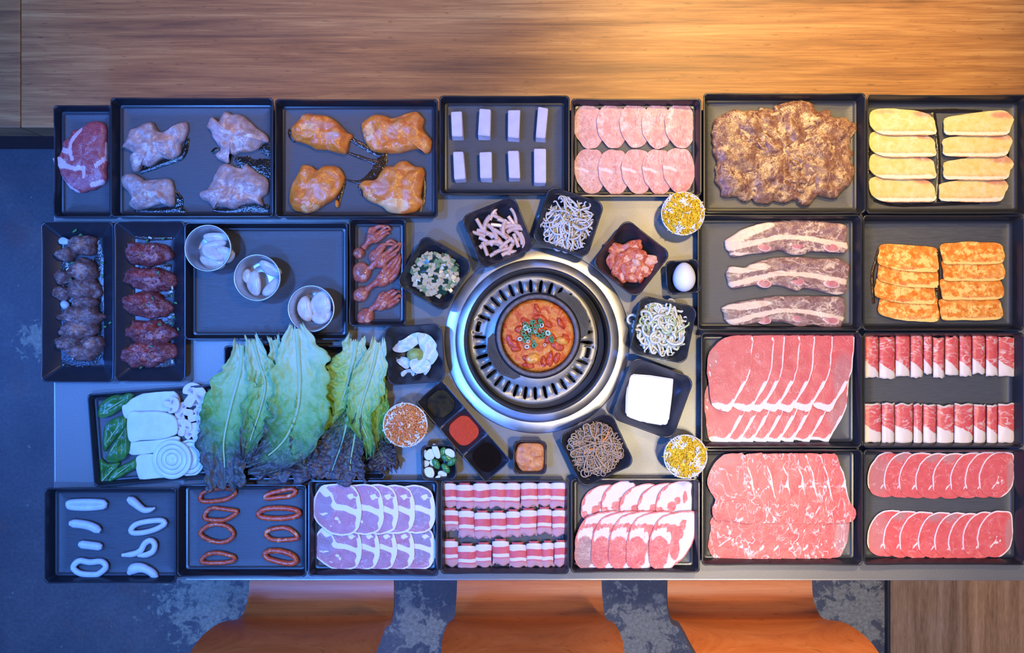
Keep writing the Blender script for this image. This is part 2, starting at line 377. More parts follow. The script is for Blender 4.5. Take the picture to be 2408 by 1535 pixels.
# table
xl, xr = (130 - CX) * K, (2445 - CX) * K; yt, yb = -(262 - CY) * K, -(1361 - CY) * K
GX, GY = (1263 - CX) * K, -(801 - CY) * K
table = empty('grill_table', (GX, 0, 0), 'grey metal topped table with a round grill set in its middle', 'table')
RH = .1330                                                                    # hole for the roaster
def top_slab(name, z0, z1):
    n = 96; V = []; F = []
    hole = [(GX + RH * math.cos(2 * PI * i / n), GY + RH * math.sin(2 * PI * i / n)) for i in range(n)]
    out = []
    for i in range(n):
        dx, dy = math.cos(2 * PI * i / n), math.sin(2 * PI * i / n); s_ = 9e9
        for lim, d, o_ in ((xl, dx, GX), (xr, dx, GX), (yt, dy, GY), (yb, dy, GY)):
            if abs(d) > 1e-6:
                q = (lim - o_) / d
                if q > 0: s_ = min(s_, q)
        out.append((GX + dx * s_, GY + dy * s_))
    for cx_, cy_ in ((xl, yt), (xr, yt), (xl, yb), (xr, yb)):                 # snap to the corners
        i = min(range(n), key=lambda q: (out[q][0] - cx_) ** 2 + (out[q][1] - cy_) ** 2); out[i] = (cx_, cy_)
    for z in (z1, z0):
        V += [(x - GX, y, z) for x, y in hole] + [(x - GX, y, z) for x, y in out]
    for i in range(n):
        j = (i + 1) % n; F.append((i, n + i, n + j, j)); a = 2 * n
        F.append((a + i, a + j, a + n + j, a + n + i)); F.append((n + i, a + n + i, a + n + j, n + j)); F.append((i, j, a + j, a + i))
    return mk(name, V, F, 'table', (0, 0, 0), table, False)
top_slab('tabletop', TZ - .035, TZ)
def edge(x0, x1, y0, y1): return box_obj('edge_strip', x0, x1, y0, y1, TZ - .036, TZ - .0005, 'edge_metal', table, .001)
edge(xl, xr, yb - .003, yb); edge(xl, xr, yt, yt + .003); edge(xl - .003, xl, yb, yt); edge(xr, xr + .003, yb, yt)
for lx in (xl + .25, xr - .25):
    box_obj('leg', lx - .03, lx + .03, -.25, .25, .02, TZ - .035, 'black_metal', table)
    box_obj('foot', lx - .05, lx + .05, -.30, .32, 0.0, .02, 'black_metal', table)
# ---------------------------------------------------------------- built-in roaster
gr = empty('table_grill', (GX, GY, TZ), 'round steel grill set into the table under the stew pot', 'grill')
V, F = lathe([(.1335, .0002), (.1335, .002), (.150, .0024), (.172, .0022), (.1745, .0004), (.1745, .0002), (.1335, .0002)], 96); mk('flange', V, F, 'steel', parent=gr, sharp=40)
V, F = lathe([(.1350, .0022), (.1350, .0085), (.1375, .0105), (.1480, .0080), (.1535, .0040), (.1535, .0024), (.1350, .0022)], 96); mk('rim_ring', V, F, 'steel', parent=gr, sharp=35)
V, F = lathe([(.1348, .0080), (.1325, .0085), (.1315, .000), (.1300, -.012), (.1290, -.030), (.118, -.060), (.03, -.062), (.0001, -.062)], 96); mk('fire_well', V, F, 'well', parent=gr, sharp=50)
V, F = lathe([(.126, -.0195), (.1288, -.0195), (.1288, -.0235), (.118, -.0235), (.118, -.0215), (.126, -.0195)], 64); mk('support_ring', V, F, 'well', parent=gr, sharp=40)
V = []; F = []; V2, F2 = lathe([(.030, -.058), (.075, -.050), (.098, -.046), (.098, -.050), (.03, -.061)], 48); mk('ash_pan', V2, F2, 'steel', parent=gr)
# grill plate with real slots
RS = [.030, .055, .075, .0885, .0900, .0931, .0965, .1000, .1040, .1080, .1111, .1140, .1165, .1195, .1215, .1232]
I0, I1 = 4, 11; NP = 34; sp = 2 * PI / NP; HW = .0031
def pz(r): return .0045 - .0075 * sstep(.080, .097, r) + .003 * sstep(.104, .113, r) - .003 * sstep(.119, .1232, r)
V = []; F = []; us = [-.5, None, -.5j, 0, .5j, 1j]
cols = []
for k_ in range(NP):
    for q in (-1, -.5, 0, .5, 1, 'm'): cols.append((k_, q))
A0 = math.radians(166.5)
for r in RS:
    for k_, q in cols:
        a = A0 + k_ * sp; rr = r
        tang = k_ in (0, NP // 2)
        if q == 'm': a += sp / 2
        elif tang: a += q * .0155 / .113
        else:
            a += q * HW / min(max(r, RS[I0]), RS[I1]); i = RS.index(r)
            if i == I0: rr = r + HW * (1 - math.sqrt(max(0, 1 - q * q)))
            if i == I1: rr = r - HW * (1 - math.sqrt(max(0, 1 - q * q)))
        V.append((rr * math.cos(a), rr * math.sin(a), pz(rr)))
nc = len(cols)
for i in range(len(RS) - 1):
    for j in range(nc):
        k_, q = cols[j]; j2 = (j + 1) % nc
        inside = q in (-1, -.5, 0, .5)
        if inside:
            if k_ in (0, NP // 2):
                if RS[i] > .1030 and RS[i + 1] < .1115: continue
            elif I0 <= i < I1: continue
        F.append((i * nc + j, i * nc + j2, (i + 1) * nc + j2, (i + 1) * nc + j))
po = mk('grill_plate', V, F, 'plate', ((1254 - 1263) * K, (801 - 799) * K, -.018), gr, sharp=50)
md = po.modifiers.new('thick', 'SOLIDIFY'); md.thickness = .0022; md.offset = -1
# ---------------------------------------------------------------- chairs
def chair(pxc, label):
    xc = (pxc - CX) * S(-.29) ; hw0 = .161
    st = [(.16, .455, .150), (.19, .470, .158), (.28, .468, .160), (.42, .455, .160), (.53, .447, .160), (.585, .448, .161), (.608, .454, .162), (.624, .470, .163), (.632, .500, .163), (.628, .54, .164), (.617, .60, .166), (.608, .68, .170), (.610, .76, .170), (.622, .84, .158), (.630, .87, .12)]
    root = empty('bentwood_chair', (xc, -.42, 0), label, 'chair', 'chairs tucked in along the front of the table')
    yz = spline([(a, b, c) for a, b, c in st], 44, False); V = []; F = []; na = 15
    P2 = [(v.x, v.y) for v in yz]
    for i, v in enumerate(yz):
        a = yz[max(i - 1, 0)]; b = yz[min(i + 1, len(yz) - 1)]; ty, tz_ = b.x - a.x, b.y - a.y; L = math.hypot(ty, tz_); ny, nz_ = -tz_ / L, ty / L
        for side in (0, 1):
            for j in range(na):
                s_ = -1 + 2 * j / (na - 1); dish = .010 * (s_ * s_) * sstep(.50, .64, v.y) + .004 * s_ * s_
                off = dish - side * .011
                V.append((s_ * v.z, -(v.x + ny * off) + .42, v.y + nz_ * off))
    for i in range(len(yz) - 1):
        for side in (0, 1):
            for j in range(na - 1): a = (i * 2 + side) * na + j; b = ((i + 1) * 2 + side) * na + j; F.append((a, a + 1, b + 1, b))
        for j in (0, na - 1): a = i * 2 * na + j; F.append((a, a + na, a + 3 * na, a + 2 * na))
    for i in (0, len(yz) - 1):
        for j in range(na - 1): a = i * 2 * na + j; F.append((a, a + 1, a + na + 1, a + na))
    mk('shell', V, F, 'chair_wood', parent=root, sharp=50)
    for sx in (-1, 1):
        for y0, y1 in ((.10, .16), (-.12, -.17)):
            tube_obj('leg', [Vector((sx * .11, y0 * .7, .437)) + Vector(root.location) - Vector((0, 0, 0)), Vector((sx * .15, y1, .0)) + Vector(root.location)], .010, 'edge_metal', parent=root)
    ac = Acc(); ac.box((0, .0, .437), .24, .24, .012); ac.obj('seat_bracket', 'black_metal', parent=root)
    return root
chair(754, 'orange plywood chair at the lower left, mostly in shadow')
chair(1245, 'orange plywood chair in the middle of the front row')
chair(1742, 'bright red-orange plywood chair at the right end of the front row')
# ================================================================ trays
TRAYS = {}
def tray(key, x0, y0, x1, y1, label, h=.030, rot=0, tall=False, mat='tray'):
    cx, cy = (x0 + x1) / 2, (y0 + y1) / 2; s_ = S(h); a, b = (x1 - x0) / 2 * s_, (y1 - y0) / 2 * s_
    p_ = W(cx, cy, h)
    loops = [(.0065, 0, .006), (.005, .001, .007), (.0035, .012, .008), (.0006, h - .003, .008), (0, h - .001, .008), (.0006, h, .008), (.0026, h, .0065), (.0034, h - .0012, .006), (.0075, .012, .0055), (.0088, .0075, .005), (.0118, .0070, .005), (.0130, .0042, .004), (.0150, .0032, .004), (.03, .003, .004)]
    def zm(k_, x, y, q, u):
        if 3 <= k_ <= 7 and ((q in (0, 2)) != tall) and q >= 0: return -.0030 * sstep(.12, .20, u) * sstep(.88, .80, u)
        return 0
    V, F = vessel_geo(a, b, loops, zm); nl = len(loops); n_ = (len(V) - 2) // nl
    fm = [1 if len(f) == 4 and min(f) // n_ >= nl - 4 or len(f) == 3 and (len(V) - 1) in f else 0 for f in F]
    o = mk('serving_tray', V, F, ['tray', 'tray_floor'], (p_.x, p_.y, TZ), None, True, rot=math.radians(rot), sharp=55, fmat=fm)
    TRAYS[key] = o
    return tag(o, label, "tray", "black serving trays")
tray('steak', 125, 247, 264, 512, 'small black tray holding the single raw steak, far upper left', h=.022, tall=True)
tray('chicken', 259, 229, 643, 511, 'black tray holding four plain pale chicken thighs')
tray('orange', 646, 232, 1030, 512, 'black tray holding four orange marinated chicken thighs')
tray('rice', 1033, 224, 1340, 458, 'black tray holding eight white rice cake blocks')
tray('tongue', 1343, 231, 1650, 462, 'black tray holding two rows of pink tongue slices')
tray('bulgogi', 1654, 218, 2036, 502, 'black tray holding the brown heap of marinated beef')
tray('belly', 2038, 222, 2420, 503, 'black tray holding pale yellow pork belly slices, upper right corner')
tray('clams', 433, 522, 818, 799, 'mostly empty black tray with three foil cups of clams')
tray('octopus', 820, 513, 955, 767, 'small narrow black tray holding baby octopus', tall=True, h=.026)
tray('lettuce', 526, 812, 906, 1128, 'black tray almost hidden under the lettuce leaves', h=.020)
tray('veg', 212, 914, 517, 1134, 'tilted black tray holding green leaves, mushrooms and onion', h=.018, rot=4.5)
tray('squid', 104, 1147, 415, 1372, 'black tray holding white squid rings, lower left corner')
tray('redsquid', 416, 1139, 721, 1357, 'black tray holding red marinated squid rings')
tray('shoulder', 724, 1129, 1031, 1355, 'black tray holding two rows of round pork slices with white rims')
tray('rolls', 1036, 1128, 1338, 1350, 'black tray holding three rows of striped pork rolls')
tray('jowl', 1342, 1125, 1646, 1347, 'black tray holding fatty white and red pork slices')
tray('marbled', 1650, 1056, 2029, 1330, 'black tray filled with thin marbled beef sheets, lower right')
tray('rounds', 2031, 1056, 2412, 1329, 'black tray holding two rows of oval red beef slices, lower right corner')
tray('beef', 1648, 781, 2027, 1053, 'black tray filled with red beef slices with white fat tips')
tray('brisket', 2030, 781, 2408, 1053, 'black tray holding two rows of folded brisket at right edge')
tray('ribs', 1640, 504, 2027, 777, 'black tray holding three long strips of beef short rib')
tray('spicy', 2029, 505, 2408, 778, 'black tray holding orange spicy pork slices at right edge')
# flared sushi plates
def plate(x0, y0, x1, y1, label, rot=0):
    h = .024; cx, cy = (x0 + x1) / 2, (y0 + y1) / 2; s_ = S(h); a, b = (x1 - x0) / 2 * s_, (y1 - y0) / 2 * s_; p_ = W(cx, cy, h)
    V, F = vessel_geo(a, b, [(.032, 0, .008), (.030, .0015, .010), (.0012, h - .0025, .010), (0, h - .001, .010), (.0006, h, .010), (.0022, h, .009), (.0035, h - .0015, .008), (.026, .0062, .005), (.0285, .0045, .004), (.032, .004, .004)], lambda k_, x, y, q, u: .002 if 1 < k_ < 7 and q < 0 else 0)
    o = mk('flared_plate', V, F, 'bowl', (p_.x, p_.y, TZ), rot=math.radians(rot), sharp=50)
    return tag(o, label, 'plate', 'flared black plates')
plate(97, 520, 268, 899, 'flared black plate of brown meat lumps at the left edge')
plate(269, 519, 437, 898, 'flared black plate of glossy red glazed meat pieces')
# ---------------------------------------------------------------- square side dishes
BOWL = {}
def bowl(key, cx, cy, size, rot, label, h=.040, floor=.62, name='side_dish_bowl', cr=.30):
    s_ = S(h); a = size / 2 * s_; p_ = W(cx, cy, h); f = a * (1 - floor)
    loops = [(f + .004, 0, a * .35), (f + .003, .002, a * .36), (f * .45, h * .45, a * .36), (.0010, h - .002, a * cr), (0, h - .0008, a * cr), (.0006, h, a * cr), (.0018, h, a * cr), (.0026, h - .0012, a * cr), (f * .32 + .002, h * .62, a * .40), (f * .72 + .002, h * .30, a * .46), (f + .003, .0075, a * .42), (f + .010, .0042, a * .36), (f + .018, .004, a * .3)]
    if h < .03: loops[-3:] = [(f + .002, .0055, a * .42), (f + .005, .004, a * .36), (f + .008, .0038, a * .3)]
    V, F = vessel_geo(a, a, loops, lambda k_, x, y, q, u: .0035 * (h / .04) if q < 0 and 3 <= k_ <= 7 else 0)
    o = mk(name, V, F, 'bowl', (p_.x, p_.y, TZ), rot=math.radians(rot), sharp=55)
    BOWL[key] = (p_, h); return tag(o, label, 'bowl', 'black square side dish bowls')
bowl('diced', 1022, 643, 136, -30, 'black square bowl of diced pickles left of the grill')
bowl('radish', 1171, 547, 136, 22, 'black square bowl of pale radish sticks above the grill')
bowl('sprouts', 1336, 522, 138, -18, 'black square bowl of bean sprouts above the grill')
bowl('kimchi', 1484, 608, 136, -38, 'black square bowl of red kimchi right above the grill')
bowl('onion', 1559, 775, 138, -12, 'black square bowl of white onion salad right of the grill')
bowl('tofu', 1534, 936, 156, -20, 'wide black square dish under the white square slab', h=.036, floor=.66)
bowl('noodles', 1402, 1057, 138, 25, 'black square bowl of brown glass noodles below the grill')
bowl('wasabi', 975, 833, 138, 4, 'black square dish of white radish sheets left of the grill', h=.034)
bowl('egg', 1606, 651, 80, 4, 'tiny black square cup holding one white egg', h=.030, floor=.66, name='sauce_cup')
bowl('ssamjang', 1246, 1075, 79, 0, 'tiny black square cup of orange bean paste below the grill', h=.030, floor=.72, name='sauce_cup')
bowl('garlic', 1032, 1087, 83, 2, 'tiny black square cup of sliced garlic and green chilli', h=.030, floor=.72, name='sauce_cup')
# three compartment sauce dish
h = .026; p0 = W(1090, 1014, h); ang = math.atan2(-190, 164); L = 251 * S(h); wd = 80 * S(h); ac = Acc()
for i in (-1, 0, 1):
    b = wd / 2; V, F = vessel_geo(L / 6, b, [(.004, 0, .004), (.003, .002, .004), (.0004, h - .001, .002), (.0003, h, .002), (.0016, h, .002), (.0026, h - .001, .003), (.0080, h * .48, .018), (.0110, h * .25, .020), (.014, .0045, .018), (.020, .004, .014)], lambda k_, x, y, q, u: (.002 if q < 0 and 2 < k_ < 6 else 0))
    ac.add([Vector((v[0] + i * L / 3, v[1], v[2])) for v in V], F)
tag(ac.obj('sauce_dish', 'bowl', (0, 0, 0)), 'long black dish with three square wells of dipping sauce', 'dish'); o = bpy.data.objects['sauce_dish']; o.location = (p0.x, p0.y, TZ); o.rotation_euler[2] = ang; o.data.set_sharp_from_angle(angle=.9)
plain('sauce_dark', (.012, .010, .006), .08, (.02, .018, .008)); plain('sauce_red', (.62, .055, .008), .22, (.50, .04, .006), 300); plain('sauce_black', (.008, .004, .003), .07)
plain('sauce_olive', (.045, .034, .012), .15, (.012, .010, .006), 70)
for i, (m_, lb) in enumerate((('sauce_olive', 'dark olive oil dip in the upper left well of the sauce dish'), ('sauce_red', 'bright red chilli sauce in the middle well of the sauce dish'), ('sauce_black', 'black soy sauce in the lower right well of the sauce dish'))):
    d = (i - 1) * L / 3; V = [(0, 0, 0)]; F = []
    for q, (x, y, _, _) in enumerate(rrect(.0255 if i else .0235, .0255 if i else .0235, .0175)): V.append((x, y, 0))
    n = len(V) - 1
    for q in range(n): F.append((0, 1 + q, 1 + (q + 1) % n))
    V += [(x * .8, y * .8, -.004) for x, y, z in V[1:]]
    for q in range(n): F.append((1 + q, 1 + n + q, 1 + n + (q + 1) % n, 1 + (q + 1) % n))
    o = mk('dipping_sauce', V, F, m_, (p0.x + d * math.cos(ang), p0.y + d * math.sin(ang), TZ + .0135), rot=ang, smooth=False); tag(o, lb, 'sauce', 'dipping sauces in the three well dish')
# ---------------------------------------------------------------- foil cups
plain('foil', (.62, .63, .65), .38, (.52, .53, .56), 40, metallic=.85)
plain('paper_cup', (.72, .73, .76), .4, (.66, .67, .70), 40, metallic=.3)
def cup(px, py, r, h, label, mat='foil', rbase=.80):
    R = r * S(h); p_ = W(px, py, h); n = 72
    prof = [(R * rbase * .3, .0006), (R * rbase * .96, .0006), (R * rbase, .0022), (R * .955, h - .004), (R * .965, h - .0018), (R * .99, h - .0022), (R, h - .0008), (R * .985, h), (R * .95, h - .0006), (R * .925, h - .004), (R * rbase * .96, .0035), (R * rbase * .9, .0016), (R * rbase * .3, .0014)]
    root = empty('foil_cup', (p_.x, p_.y, TZ + (.0032 if mat == 'foil' else 0)), label, 'cup', 'round cups of the spread')
    V, F = lathe(prof, n)
    V = [(x * (1 + (.012 * (1 if (i % n) % 2 else -1) if 2 < i // n < 4 or 8 < i // n < 11 else 0)), y * (1 + (.012 * (1 if (i % n) % 2 else -1) if 2 < i // n < 4 or 8 < i // n < 11 else 0)), z) for i, (x, y, z) in enumerate(V)]
    for e, q in ((0, 0), (len(prof) - 1, 0)):
        c = len(V); V.append((0, 0, prof[e][1]))
        for j in range(n): F.append((e * n + j, e * n + (j + 1) % n, c))
    mk('cup_wall', V, F, mat, parent=root)
    RR = R * .985; V, F = tube_geo([(RR * math.cos(2 * PI * i / 60), RR * math.sin(2 * PI * i / 60), h) for i in range(60)], .0013, 6, True); mk('rolled_rim', V, F, mat, parent=root)
    return p_, R
CL = []
f6 = CR(420, 500, 4.3)
for (x, y), lb in zip(f6([(303, 360), (800, 658), (1345, 970)]), ('ribbed foil cup of clams in the upper left of the tray', 'ribbed foil cup of clams in the middle of the tray', 'ribbed foil cup of clams in the lower right of the tray')):
    CL.append((x, y) + cup(x, y, 54.5, .043, lb))
CORN = [(1606, 502, 51, 'white cup heaped with yellow corn cheese, upper right of the grill', 'y'), (1612, 1073, 51, 'white cup heaped with yellow corn cheese, lower right of the grill', 'y'), (953, 999, 52, 'white cup heaped with orange and white shreds, left of the sauces', 'o')]
for x, y, r, lb, k_ in CORN: cup(x, y, r, .045, lb, 'paper_cup', .84)
plain('shred_orange', (.88, .62, .025), .4, (.84, .50, .015), 60); plain('shred_white', (.82, .80, .72), .45, (.74, .70, .60), 60); plain('shred_carrot', (.86, .34, .10), .4, (.76, .25, .06), 60)
for q, (x, y, r, lb, k_) in enumerate(CORN):
    rnd = random.Random(q + 3); ac = Acc(); h = .043; p_ = W(x, y, h); R = r * S(h)
    V = []; F = []
    dome = [(R * math.cos(t_) * .93, .007 * math.sin(t_)) for t_ in [i * PI / 2 / 6 for i in range(7)]]
    Vd, Fd = lathe(dome + [(.0001, .0071)], 32); ac.add(Vd, Fd, 0)
    for i in range(520):
        a = rnd.random() * 2 * PI; rr = math.sqrt(rnd.random()) * R * .97; ln = rnd.uniform(.004, .011); d = rnd.random() * PI; cxx, cyy = rr * math.cos(a), rr * math.sin(a)
        z = .0085 * math.sqrt(max(0, 1 - (rr / R) ** 2)) + rnd.uniform(0, .0025)
        edge_white = nz(cxx * 70, cyy * 70, q * 9) + (rr / R - .6) * .5 > (.26 if k_ == 'o' else .26)
        mi = 1 if (edge_white if rnd.random() < .93 else not edge_white) else 0
        dx, dy = math.cos(d) * ln / 2, math.sin(d) * ln / 2; tz_ = rnd.uniform(-.0015, .0015)
        ac.tube([(cxx - dx, cyy - dy, z - tz_), (cxx + rnd.uniform(-.0008, .0008), cyy + rnd.uniform(-.0008, .0008), z + .0005), (cxx + dx, cyy + dy, z + tz_)], rnd.uniform(.0007, .0012) * (1.35 if mi else 1), mi, ns=4)
    o = ac.obj('shredded_topping', ['shred_orange' if k_ == 'y' else 'shred_carrot', 'shred_white'], (0, 0, 0)); o.location = (p_.x, p_.y, TZ + h - .002)
    tag(o, ('yellow and white shredded cheese heaped in the cup ' + ('above the egg' if q == 0 else 'below the white slab')) if k_ == 'y' else 'orange and white shreds heaped in the cup left of the sauces', 'cheese' if k_ == 'y' else 'shreds', None, 'stuff')
# ---------------------------------------------------------------- stew pot on the grill
PZ = TZ - .0125; pp = W(1265, 789, .07)
pot = empty('stone_pot', (pp.x, pp.y, PZ), 'black stone stew pot standing on the round grill', 'pot')
V, F = lathe([(.0001, 0), (.052, 0), (.060, .003), (.070, .025), (.0765, .055), (.0785, .072), (.0775, .080), (.0745, .0825)], 64); mk('pot_body', V, F, 'pot', parent=pot)
V, F = lathe([(.0745, .0825), (.0738, .0842), (.071, .0848), (.0682, .0842), (.0672, .082), (.0662, .070), (.060, .045), (.04, .02), (.0001, .018)], 64); mk('pot_rim', V, F, 'pot_rim', parent=pot)
for s_ in (0, 1):
    A = math.radians(32 + 180 * s_); ac = Acc()
    oc = [(.066, -.047), (.079, -.044), (.094, -.024), (.097, -.010), (.097, .010), (.094, .024), (.079, .044), (.066, .047)]
    n = len(oc); V = [(x, y, z) for z in (.060, .079) for x, y in oc]; F = [tuple(range(n))[::-1], tuple(range(n, 2 * n))] + [(i, (i + 1) % n, n + (i + 1) % n, n + i) for i in range(n)]
    ac.add(V, F)
    for q in range(5): x = .081 + q * .0033; ac.box((x, 0, .0795), .0017, .066 - q * .007, .002)
    mk('pot_handle', ac.V, ac.F, 'pot', (0, 0, 0), pot, False, rot=A)
t = NT('broth'); co = t.co(); n1 = t.noise(co, 60, 6, .7, .8); n2 = t.noise(co, 200, 2)
t.set(Base_Color=t.ramp(n1, [(.30, (.42, .026, .004)), (.44, (.68, .10, .008)), (.56, (.76, .24, .02)), (.70, (.68, .38, .09))]), Roughness=.12); t.bump(t.noise(co, 170, 4, .7), .9, .003); M['broth'] = t.m
V = [(0, 0, .001)]; F = []; na = 48
for k_ in range(1, 9):
    for j in range(na): a = 2 * PI * j / na; r = .0665 * k_ / 8; V.append((r * math.cos(a), r * math.sin(a), .0012 * nz(r * math.cos(a) * 60, r * math.sin(a) * 60, 3)))
for j in range(na): F.append((0, 1 + j, 1 + (j + 1) % na))
for k_ in range(7):
    for j in range(na): j2 = (j + 1) % na; a = 1 + k_ * na; F.append((a + j, a + na + j, a + na + j2, a + j2))
n = len(V); V.append((0, 0, -.02)); e = 1 + 7 * na
for j in range(na): F.append((e + j, n, e + (j + 1) % na))
SZ = PZ + .0745
tag(mk('stew_broth', V, F, 'broth', (pp.x, pp.y, SZ)), 'bright orange red broth filling the black stone pot', 'soup')
meat('kimchi_leaf', (.66, .085, .014), (.42, .03, .008), fat=(.84, .38, .16), jit=.9, rough=.18, bump=.5, nscale=140)
meat('stew_tofu', (.80, .38, .06), (.70, .22, .03), fat=(.85, .60, .22), jit=.8, rough=.2)
plain('scallion_green', (.045, .20, .06), .3, (.08, .30, .12), 220); plain('scallion_white', (.62, .66, .56), .35, (.50, .60, .44), 220); plain('mushroom', (.66, .52, .40), .4, (.55, .40, .30), 90)
f5 = CR(1030, 580, 3.336)
rnd = random.Random(5)
def pile_patch(name, x, y, rx, ry, rot, mat, z, th, label, cat, group, dome=.004, paint=(), n=9, rough=.35, kx=1.0, nse=(.0025, 160)):
    a0 = math.radians(rot); pts = []
    for i in range(n):
        a = 2 * PI * i / n; r = 1 + rough * rnd.uniform(-.5, .5); u, v = rx * r * math.cos(a), ry * r * math.sin(a); pts.append((x + u * math.cos(a0) - v * math.sin(a0), y + u * math.sin(a0) + v * math.cos(a0)))
    return patch(name, pts, mat, z, th, dome, 2.2, None, 22, 5, paint, nse, 0, None, label, cat, group)
zS = SZ - TZ
for x, y, rx, ry, r in [(590, 760, 50, 34, 40), (610, 800, 40, 28, -10), (560, 720, 34, 26, 70), (880, 880, 60, 26, -80), (930, 870, 46, 24, -70), (700, 880, 44, 30, 30), (800, 560, 60, 26, 10), (690, 590, 54, 30, 20), (850, 600, 50, 26, 30), (960, 600, 50, 22, 60), (640, 650, 46, 30, 0), (780, 640, 60, 34, 15), (880, 720, 50, 30, -30), (1000, 720, 40, 26, 70), (780, 480, 40, 16, 60), (700, 930, 50, 22, 10), (830, 900, 44, 24, 80), (940, 780, 52, 34, 20)]:
    (px, py), = f5([(x, y)]); pile_patch('kimchi_piece', px, py, rx / 3.3, ry / 3.3, r, 'kimchi_leaf', zS, .0006, 'red kimchi piece in the stew, ' + clock(W(px, py, zS), pp, .066), 'kimchi', 'kimchi pieces in the stew', .0045)
for x, y, rx, ry, r in [(745, 875, 58, 40, -25), (970, 740, 46, 30, 20)]:
    (px, py), = f5([(x, y)]); pile_patch('tofu_piece', px, py, rx / 3.3, ry / 3.3, r, 'stew_tofu', zS, .002, 'yellow orange chunk at the lower edge of the stew' if y > 800 else 'yellow orange chunk at the right edge of the stew', 'tofu', 'chunks in the stew', .006, n=5)
def ring_slice(x, y, z, r, label, group, rot=0, green=True, tilt=0):
    ac = Acc(); ac.tube([(r * math.cos(2 * PI * i / 12), r * math.sin(2 * PI * i / 12) * .85, 0) for i in range(12)], r * .38, 0, ns=6, closed=True)
    o = ac.obj('scallion_slice', 'scallion_green' if green else 'scallion_white'); p_ = W(x, y, z); o.location = p_; o.rotation_euler = (tilt, tilt * .6, rot)
    return tag(o, label, 'scallion', group)
for i in range(40):
    a = rnd.random() * 2 * PI; rr = math.sqrt(rnd.random()) * 1.15; x = 775 + 125 * rr * math.cos(a); y = 690 + 110 * rr * math.sin(a); (px, py), = f5([(x, y)])
    g = rnd.random() < .75; ring_slice(px, py, zS + .0062, rnd.uniform(.0022, .0042), ('green scallion slice on the stew, ' if g else 'whitish scallion slice on the stew, ') + clock(W(px, py, zS), pp, .045), 'scallion slices on the stew' if g else 'white scallion slices on the stew', rnd.random() * 3, g, rnd.uniform(-.5, .5))
# ================================================================ meats in the trays
meat('steak', (.40, .085, .085), (.30, .045, .055), fat=(.66, .42, .42), marb=.45, mscale=70, jit=.8, rough=.3)
meat('raw_chicken', (.46, .32, .27), (.33, .20, .18), fat=(.62, .52, .46), grey=(.52, .21, .10), marb=.45, mscale=28, jit=1.0, rough=.18, bump=.6, width=.06)
meat('orange_chicken', (.80, .25, .020), (.62, .145, .03), fat=(.80, .46, .20), grey=(.55, .30, .26), marb=.5, mscale=26, jit=1.0, rough=.15, bump=.6, width=.07)
meat('tongue', (.62, .26, .25), (.52, .17, .17), fat=(.76, .50, .46), grey=(.46, .30, .28), marb=.75, mscale=150, stretch=(1, .5, 1), jit=.7, rough=.32, width=.09)
meat('bulgogi', (.235, .115, .062), (.110, .044, .034), fat=(.50, .33, .16), marb=.8, mscale=60, jit=1.1, rough=.2, bump=.7, nscale=120, width=.06)
meat('wine_belly', (.62, .50, .24), (.54, .40, .12), fat=(.66, .58, .44), grey=(.46, .19, .12), jit=1.2, marb=.45, mscale=30, rough=.25, width=.06)
meat('spicy', (.80, .30, .035), (.62, .14, .015), fat=(.88, .56, .16), grey=(.60, .20, .10), marb=.5, mscale=34, jit=1.35, rough=.22, bump=.5, width=.07)
meat('rib', (.27, .145, .125), (.17, .082, .082), fat=(.66, .50, .36), grey=(.24, .17, .12), marb=.95, mscale=70, stretch=(.6, 1, 1), jit=.9, rough=.2, bump=.8, width=.06)
meat('rib_bone', (.50, .20, .19), (.42, .13, .14), fat=(.66, .45, .40), jit=.8, rough=.3)
meat('beef', (.62, .092, .095), (.54, .060, .068), fat=(.70, .60, .56), grey=(.34, .19, .18), marb=.35, mscale=46, stretch=(1, .6, 1), jit=.35, rough=.36, nscale=40, width=.016)
meat('marbled', (.62, .092, .088), (.54, .060, .062), fat=(.72, .55, .52), grey=(.38, .17, .17), marb=.95, mscale=46, stretch=(1, .55, 1), jit=.45, rough=.36, width=.026)
meat('brisket', (.66, .11, .095), (.58, .07, .07), fat=(.70, .60, .54), grey=(.50, .36, .33), marb=.9, mscale=75, stretch=(.5, 1, 1), jit=.6, rough=.36, width=.05)
meat('rounds', (.68, .12, .105), (.60, .085, .080), fat=(.84, .66, .60), grey=(.40, .22, .21), marb=.35, mscale=48, jit=.35, rough=.36, width=.020)
meat('shoulder', (.50, .17, .17), (.42, .12, .135), fat=(.80, .68, .69), grey=(.28, .18, .20), marb=.35, mscale=40, jit=.5, rough=.36, nscale=50, width=.02)
meat('roll', (.68, .125, .125), (.60, .085, .095), fat=(.72, .63, .61), grey=(.58, .30, .29), jit=.3, rough=.36, nscale=50)
meat('jowl', (.66, .12, .12), (.56, .075, .085), fat=(.68, .57, .55), grey=(.34, .20, .18), marb=.4, mscale=75, jit=.5, rough=.36, width=.035)
plain('marinade', (.050, .022, .006), .10, (.030, .013, .004), 60, .5); plain('marinade_clear', (.014, .011, .009), .10, (.012, .010, .009), 60, .5)
plain('rice_cake', (.66, .57, .60), .4, (.60, .51, .55), 60)
f1 = CR(80, 200, 4.013); f2 = CR(640, 200, 4.652); f3 = CR(1020, 200, 3.7625); f4 = CR(1640, 200, 3.135)
